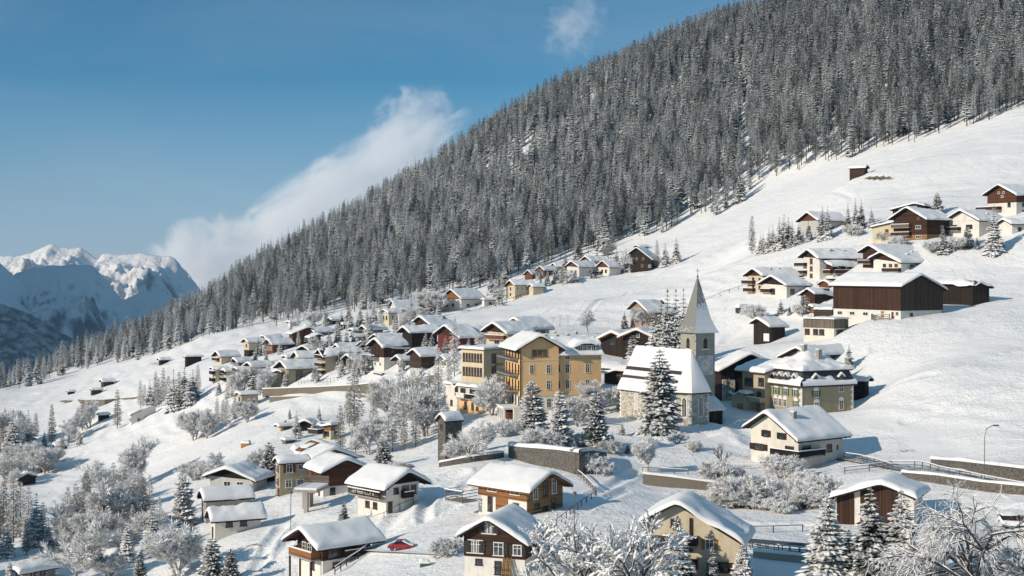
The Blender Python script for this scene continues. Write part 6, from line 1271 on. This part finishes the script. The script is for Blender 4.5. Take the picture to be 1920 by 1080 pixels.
clump('S', [(700,612,44),(728,606,46),(770,604,44),(786,592,46),(800,586,52),(815,582,56),(690,628,40),(676,618,44),(655,610,40),(610,612,36),(588,622,34),(640,618,36),(622,664,34),(604,664,30),(690,672,38),(760,662,30),(772,634,34),(740,622,36),(836,668,40),(880,660,30),(560,664,30),(524,664,28),(500,684,30),(478,690,40),(530,700,34),(596,716,28),(655,690,44),(672,694,50),(688,700,40),(640,706,36),(755,700,36),(935,540,44),(948,534,40),(920,552,40),(1010,524,34),(1060,508,40),(1100,512,30)], 'one of the dark snowy spruces scattered through the old village quarter', 'dark spruces through the old village', 1.1)
clump('SL', [(270,768,50),(281,766,56),(298,764,60),(316,766,66),(335,766,70),(356,760,62),(362,752,56),(116,704,40),(84,716,48),(70,722,52)], 'one of the conifers crowding the dark clump on the left meadow', 'dark conifer clump on the left meadow', 1.1)
# ---- the two trees nearest the camera
sn_ = MB(); wd, tg_ = bare_tree(81, 12, .66, 5, 3, .045, 2, .075, .3, .02, (4, 4, 4, 2), .3, sn_, .13)
kind('F', 12, [('trunk', nm(wd, 'trunk', BARK)), ('crown', nm(tg_, 'crown', SNOWY)), ('crown_snow', nm(sn_, 'crown_snow', M('snow'), True))]); NAMES['F'] = ('snow_laden_tree', 'snow laden tree')
sn_ = MB(); wd, tg_ = bare_tree(86, 12, .55, 5, 5, .022, 2, .15, .25, .55, (4, 4, 4, 2), .36, sn_, .04)
kind('W', 12, [('trunk', nm(wd, 'trunk', BARK)), ('crown', nm(tg_, 'crown', SNOWY)), ('crown_snow', nm(sn_, 'crown_snow', M('snow'), True))]); NAMES['W'] = ('birch_tree', 'birch')
for cde in 'FW':
    hh, parts = KIND[cde][0]; KIND[cde][0] = (max(max(v.co.z for v in m.vertices) for _, m in parts), parts)
tree('F', 1090, 1160, 210, 'wide snow laden bare tree in front of the half hidden cream house', None, 1.15)
tree('F', 1205, 1160, 220, 'snow laden bare tree reaching up at the gable of the cream house', None, 1.0)
tree('F', 1015, 1150, 110, 'low snow laden bare tree overlapping the dark brown chalet', None, 1.1)
tree('W', 1835, 1190, 320, 'large birch with drooping snowy twigs at the lower right', None, 1.0)
tree('W', 1950, 1170, 250, 'second drooping snowy birch cut by the right picture edge', None, 1.1)
# ------------------------------------------------------------------ the wooded mountain: the nearest conifers one by one, the rest as one mass
EDGE = np.array([(-400,738),(0,735),(60,722),(120,700),(200,688),(300,664),(360,640),(450,617),(560,606),(640,588),(700,582),(760,575),(830,556),(900,548),(950,530),(1000,505),(1060,490),(1100,482),(1200,452),(1290,420),(1360,398),(1400,368),(1430,344),(1500,326),(1560,309),(1640,288),(1700,270),(1780,248),(1850,230),(1920,207),(2300,90)])
frng = np.random.RandomState(11)
pts = []
gx, gy = np.meshgrid(np.arange(-560, 640, 4.6), np.arange(600, 1330, 4.6))
X = (gx+frng.uniform(-2.8, 2.8, gx.shape)).ravel(); Y = (gy+frng.uniform(-2.8, 2.8, gy.shape)).ravel()
Z = H(X, Y); PX = 960+F*X/Y; PY = HY-F*(Z-ZC)/Y
ed = np.interp(PX, EDGE[:, 0], EDGE[:, 1]); above = ed - PY
dens = fbm(X, Y, 60, 3, 21)
# an open lane and a few gaps in the wood
lane = np.abs(PX-(1393+ (PY-100)*.02)+4*np.sin(PY/17)) < 5.5
keep = (PX > -160) & (PX < 2120) & (above > frng.uniform(-2, 16, X.shape)) & (frng.rand(*X.shape) < .86+dens*.7) & ~(lane & (PY > 90))
far = CTP[-1]
# drop what the crest hides: the tip must show over the ground in front
X, Y, Z, PX, PY, above = [a[keep] for a in (X, Y, Z, PX, PY, above)]
Ht = 12+frng.rand(len(X))**1.3*10.5 + np.clip((PX-200)/1700, 0, 1)*2
Ht *= np.where(above < 18, .8+.35*frng.rand(len(X)), 1.05)*np.interp(PX, [0, 300, 900], [.85, .9, 1.0])
tipy = HY-F*(Z+Ht*.85-ZC)/Y
vis = np.ones(len(X), bool)
for f in np.linspace(.5, .985, 26):
    g = H0(X*f, Y*f); vis &= (HY-F*g/(Y*f)) > tipy-1
X, Y, Z, PX, PY, above, Ht = [a[vis] for a in (X, Y, Z, PX, PY, above, Ht)]
print('forest trees', len(X))
FK = []                                                                     # (height, trunk mesh, crown mesh, merged mesh)
def fkind(Hh, tb, cb, tm, cm):
    tme = nm(tb, 'trunk', tm); cme = nm(cb, 'crown', cm)
    b = MB(); b.add(tb.v, tb.f, 0); b.add(cb.v, cb.f, 1); FK.append((Hh, tme, cme, b.mesh('conifer', [tm, cm], False, False)))
for sd in range(4): fkind(20, trunk(20, .24, .97, 4), conifer(100+sd, 20, 2.35, 22, 8, .1+.05*sd, .5, True, .72, .3, .3)[0], BARK, NEEDF)
for sd in range(3): fkind(20, trunk(20, .22, .99, 4), larch(120+sd, 20, 2.4, 26, 7, 8, (.24, .32, .4)[sd], 1.2), BARK, LARCHF)
lar = (frng.rand(len(X)) < np.clip(.85-above/190., .2, .8)*np.where(PX < 420, .5, 1.0))
ki = np.where(lar, 4+frng.randint(0, 3, len(X)), frng.randint(0, 4, len(X)))
rz_ = frng.rand(len(X))*6.283; wd_ = frng.uniform(.75, 1.25, len(X))*1.1
size = Ht/Y; inview = (PX > -20) & (PX < 1940) & (PY < 900) & (PY > -30)
order = np.argsort(-(size*inview + (above < 30)*inview*.02)); near = np.zeros(len(X), bool); near[order[:285]] = True
for i in np.where(near)[0]:
    Hh, tme, cme, _ = FK[ki[i]]; k = Ht[i]/Hh
    lb = ('forest_larch', 'frosted bare larch in the front rank of the mountain forest', 'larches in the front rank of the forest') if ki[i] >= 4 else ('forest_spruce', 'snow dusted spruce in the front rank of the mountain forest', 'spruces in the front rank of the forest')
    t = thing(lb[0], lb[1], 'conifer', (X[i], Y[i], Z[i]-.3), rz_[i], lb[2]); t.scale = (k*wd_[i], k*wd_[i], k)
    place('trunk', tme, t); place('crown', cme, t)
src = bpy.data.collections.new('conifer_sources')
for j, (_, _, _, me) in enumerate(FK):
    o = bpy.data.objects.new('conifer_source_%d' % j, me); src.objects.link(o)
r_ = ~near
me = bpy.data.meshes.new('mountain_forest'); n_ = int(r_.sum()); me.vertices.add(n_)
me.vertices.foreach_set('co', np.stack([X[r_], Y[r_], Z[r_]-.3], 1).ravel())
for nm_, ty, da in (('kindex', 'INT', ki[r_].astype(np.int32)), ('turn', 'FLOAT', rz_[r_]), ('tall', 'FLOAT', Ht[r_]/20.0), ('wide', 'FLOAT', Ht[r_]/20.0*wd_[r_])):
    a = me.attributes.new(nm_, ty, 'POINT'); a.data.foreach_set('value', da.astype(np.int32 if ty == 'INT' else np.float32))
fo = place('mountain_forest', me); tag(fo, 'dense snow dusted conifer forest covering the mountain side', None, None, 'stuff')
g = bpy.data.node_groups.new('forest_scatter', 'GeometryNodeTree')
g.interface.new_socket('Geometry', in_out='INPUT', socket_type='NodeSocketGeometry'); g.interface.new_socket('Geometry', in_out='OUTPUT', socket_type='NodeSocketGeometry')
N = g.nodes; gi = N.new('NodeGroupInput'); go = N.new('NodeGroupOutput'); mp = N.new('GeometryNodeMeshToPoints'); ip = N.new('GeometryNodeInstanceOnPoints'); ci = N.new('GeometryNodeCollectionInfo')
ci.inputs['Collection'].default_value = src; ci.inputs['Separate Children'].default_value = True; ci.inputs['Reset Children'].default_value = True
ip.inputs['Pick Instance'].default_value = True
def na(nm_, ty):
    a = N.new('GeometryNodeInputNamedAttribute'); a.data_type = ty; a.inputs['Name'].default_value = nm_; return a.outputs['Attribute']
cr = N.new('ShaderNodeCombineXYZ'); cs = N.new('ShaderNodeCombineXYZ')
g.links.new(gi.outputs[0], mp.inputs['Mesh']); g.links.new(mp.outputs[0], ip.inputs['Points']); g.links.new(ci.outputs[0], ip.inputs['Instance']); g.links.new(na('kindex', 'INT'), ip.inputs['Instance Index'])
g.links.new(na('turn', 'FLOAT'), cr.inputs[2]); g.links.new(cr.outputs[0], ip.inputs['Rotation'])
wdn = na('wide', 'FLOAT'); g.links.new(wdn, cs.inputs[0]); g.links.new(wdn, cs.inputs[1]); g.links.new(na('tall', 'FLOAT'), cs.inputs[2]); g.links.new(cs.outputs[0], ip.inputs['Scale'])
g.links.new(ip.outputs[0], go.inputs[0])
fo.modifiers.new('scatter', 'NODES').node_group = g
# ------------------------------------------------------------------ far mountains
def ridge_mesh(name, label, crest, d, depth, drop, nx, ny, rough_, mat_, seed, front=1.0, kind_='structure', skew=0.0, back=.35, lift=0):
    """crest: photo (x, y) points seen at distance d; the flank falls towards the viewer"""
    crest = np.array(crest, float); xs = np.linspace(crest[0, 0], crest[-1, 0], nx); ys = np.interp(xs, crest[:, 0], crest[:, 1])
    cx = (xs-960)/F*d; cz = (HY-ys)/F*d
    V = np.concatenate([np.linspace(-back, 0, max(6, ny//5))[:-1], np.linspace(0, 1, ny)])
    Xg = np.empty((len(V), nx)); Yg = Xg.copy(); Zg = Xg.copy()
    for i, v in enumerate(V):
        Xg[i] = cx + skew*v*depth; Yg[i] = d - v*depth
        f = abs(v)**.85; Zg[i] = cz - drop*f
    u = Xg; w_ = Yg
    rg_ = (1-2*np.abs(fbm(u+w_*.5, w_*.9, depth*.26, 6, seed, .55)))*1.0 + .6*(1-2*np.abs(fbm(u*1.3-w_*.4, w_, depth*.13, 5, seed+3, .55)))
    amp = np.clip(np.abs(V)*4, .10, 1)[:, None]
    Zg += (rg_-.75)*rough_*amp
    vs = np.stack([Xg.ravel(), Yg.ravel(), Zg.ravel()+ZC+lift], 1); idx = np.arange(len(V)*nx).reshape(len(V), nx)
    q = np.stack([idx[:-1, :-1], idx[:-1, 1:], idx[1:, 1:], idx[1:, :-1]], -1).reshape(-1, 4)[:, ::-1]
    me = bpy.data.meshes.new(name); me.from_pydata(vs.tolist(), [], q.tolist()); me.polygons.foreach_set('use_smooth', [True]*len(q)); me.materials.append(mat_)
    me.update(); o = place(name, me); tag(o, label, None, None, kind_); return o
def m_alp(name, rock, lo, hi, nsc, tree=None):
    m, n, l, b = _new(name)
    g = n.new('ShaderNodeNewGeometry'); sp = n.new('ShaderNodeSeparateXYZ'); l.new(g.outputs['Normal'], sp.inputs[0])
    a = noise(n, l, nsc, 8, .68); c = noise(n, l, nsc*6, 4, .6)
    k = mth(n, l, 'ADD', sp.outputs[2], mth(n, l, 'MULTIPLY_ADD', a.outputs[0], .7, -.35)); k = mth(n, l, 'ADD', k, mth(n, l, 'MULTIPLY_ADD', c.outputs[0], .3, -.15))
    col_ = mixc(n, l, maprange(n, l, k, lo, hi), rock, (.84, .83, .82))
    if tree:
        pos = n.new('ShaderNodeSeparateXYZ'); l.new(g.outputs['Position'], pos.inputs[0])
        t = mth(n, l, 'ADD', pos.outputs[2], mth(n, l, 'MULTIPLY_ADD', a.outputs[0], tree[2], -tree[2]*.5))
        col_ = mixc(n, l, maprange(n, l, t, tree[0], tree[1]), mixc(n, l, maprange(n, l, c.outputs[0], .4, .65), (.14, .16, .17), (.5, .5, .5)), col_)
    l.new(col_, b.inputs['Base Color']); b.inputs['Roughness'].default_value = .9; b.inputs['Specular IOR Level'].default_value = .1
    bump(n, l, b, a.outputs[0], 1.0, 40); return m
alp = m_alp('alpine_snow', (.22, .225, .235), .2, .5, .007)
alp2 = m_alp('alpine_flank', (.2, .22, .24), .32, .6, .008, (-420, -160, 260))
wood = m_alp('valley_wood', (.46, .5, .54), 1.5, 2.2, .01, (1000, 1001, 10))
ridge_mesh('mountains', 'sunlit snow range on the far horizon', [(-500,492),(-120,496),(0,484),(40,482),(62,474),(78,466),(97,458),(112,466),(130,470),(150,466),(166,478),(184,490),(192,480),(230,478),(262,474),(300,479),(318,480),(336,492),(352,514),(370,545),(400,600),(500,640)], 8200, 1900, 760, 330, 200, 200, alp, 5)
ridge_mesh('mountains', 'blue shaded snow mountain flank in front of the sunlit range', [(-500,380),(-300,450),(-140,500),(-60,526),(0,532),(30,512),(60,502),(100,498),(140,492),(176,497),(205,530),(230,556),(262,546),(300,552),(340,562),(420,590),(600,640)], 5600, 2300, 900, 300, 200, 220, alp2, 9, skew=.22)
ridge_mesh('hills', 'dark blue wooded hillside at the left across the valley', [(-900,250),(-500,380),(-250,480),(-100,545),(0,568),(40,582),(80,602),(120,626),(155,645),(200,700),(300,770)], 2700, 900, 420, 160, 60, 40, wood, 13, skew=.35)
gx_, gy_ = np.meshgrid(np.linspace(-5200, -1500, 90), np.linspace(500, 5800, 120))
gz_ = 1320 - .93*np.maximum(gx_+3300, 0) - .7*np.maximum(-3300-gx_, 0) + 240*fbm(gx_, gy_, 700, 5, 41)*np.clip((-1900-gx_)/600, .1, 1) - 900*np.clip((np.abs(gy_-3000)-2300)/500, 0, 1)
b = MB(); b.grid(np.stack([gx_, gy_, gz_+ZC], 2).tolist()); tag(b.build('mountains', [alp2], None, True, False), 'unseen snow massif added beyond the left picture edge to shade the far valley', None, None, 'structure')  # out-of-view mass added to cast shade on the far flank and hillside
# the valley floor out to the horizon
b = MB(); b.add([(-9000, 1500, ZC-520), (9000, 1500, ZC-520), (9000, 9000, ZC-520), (-9000, 9000, ZC-520)], [(0, 1, 2, 3)])
tag(b.build('valley_ground', [wood], None, recalc=False), 'dark wooded valley floor far below', None, None, 'structure')
# ------------------------------------------------------------------ clouds
def m_cloud(name, dens, nsc, edge, seed, col_=(.995, .995, .995), soft=.45, aniso=-.1):
    m = bpy.data.materials.new(name); m.use_nodes = True; n = m.node_tree.nodes; l = m.node_tree.links; n.clear()
    out = n.new('ShaderNodeOutputMaterial'); pv = n.new('ShaderNodeVolumePrincipled'); l.new(pv.outputs[0], out.inputs['Volume'])
    pv.inputs['Color'].default_value = (*col_, 1); pv.inputs['Anisotropy'].default_value = aniso
    tc = n.new('ShaderNodeTexCoord'); ln = n.new('ShaderNodeVectorMath'); ln.operation = 'LENGTH'; l.new(tc.outputs['Object'], ln.inputs[0])
    mp = n.new('ShaderNodeMapping'); mp.inputs['Location'].default_value = (seed*3.1, seed*1.7, seed); l.new(tc.outputs['Object'], mp.inputs[0])
    mp.inputs['Scale'].default_value = (1.6, 1.0, 1.0)
    a = noise(n, l, nsc, 7, .62, vec=mp.outputs[0], dist=.5)
    fall = mth(n, l, 'SUBTRACT', 1.0, ln.outputs['Value'])
    k = mth(n, l, 'ADD', mth(n, l, 'MULTIPLY', fall, 1.15), mth(n, l, 'MULTIPLY_ADD', a.outputs[0], 3.4, -1.7 - edge))
    d = maprange(n, l, k, 0.0, soft, 0.0, dens)
    l.new(mth(n, l, 'MULTIPLY', d, maprange(n, l, fall, .0, .15)), pv.inputs['Density'])
    return m
def cloud(label, c, r, rot, mat_, seed):
    """c: photo column, row, metres away; r: half sizes along screen, depth, height in metres"""
    b = bmesh.new(); bmesh.ops.create_icosphere(b, subdivisions=3, radius=1.0); me = bpy.data.meshes.new('cloud'); b.to_mesh(me); b.free(); me.materials.append(mat_)
    o = place('cloud', me, None, ((c[0]-960)/F*c[2], c[2], ZC+(HY-c[1])/F*c[2])); o.scale = r; o.rotation_euler = (0, R(rot), 0); tag(o, label, None, None, 'stuff'); return o
K_ = 5.75
cloud('bright cloud bank climbing behind the wooded ridge', (590, 420, 2000*K_), (280*K_, 150*K_, 76*K_), -35, m_cloud('cloud_bank', .03/K_, 2.4, .16, 1), 1)
cloud('cloud foot hugging the ridge beside the far mountains', (385, 510, 1950*K_), (105*K_, 110*K_, 82*K_), -30, m_cloud('cloud_foot', .03/K_, 1.9, .10, 4), 4)
cloud('thin cloud plume drifting up over the ridge', (765, 240, 2100*K_), (85*K_, 80*K_, 60*K_), -50, m_cloud('cloud_plume', .014/K_, 2.2, .22, 7), 7)
cloud('faint cloud puff high over the ridge', (1078, 48, 2300*K_), (70*K_, 40*K_, 56*K_), -60, m_cloud('cloud_puff', .012/K_, 2.3, .3, 9), 9)
sc.cycles.volume_step_rate = 1.0; sc.cycles.volume_max_steps = 128

# ------------------------------------------------------------------ the air of the valley
b = MB(); b.box(-9500, 9500, -300, 9900, ZC-1800, ZC+1750)
hm = bpy.data.materials.new('valley_air'); hm.use_nodes = True; hm.node_tree.nodes.clear()
ho_ = hm.node_tree.nodes.new('ShaderNodeOutputMaterial'); hv_ = hm.node_tree.nodes.new('ShaderNodeVolumePrincipled'); hm.node_tree.links.new(hv_.outputs[0], ho_.inputs['Volume'])
hv_.inputs['Color'].default_value = (.5, .74, 1, 1); hv_.inputs['Density'].default_value = 2.4e-5; hv_.inputs['Anisotropy'].default_value = 0
tag(b.build('haze', [hm], None), 'thin blue air between the village and the far range', None, None, 'stuff')
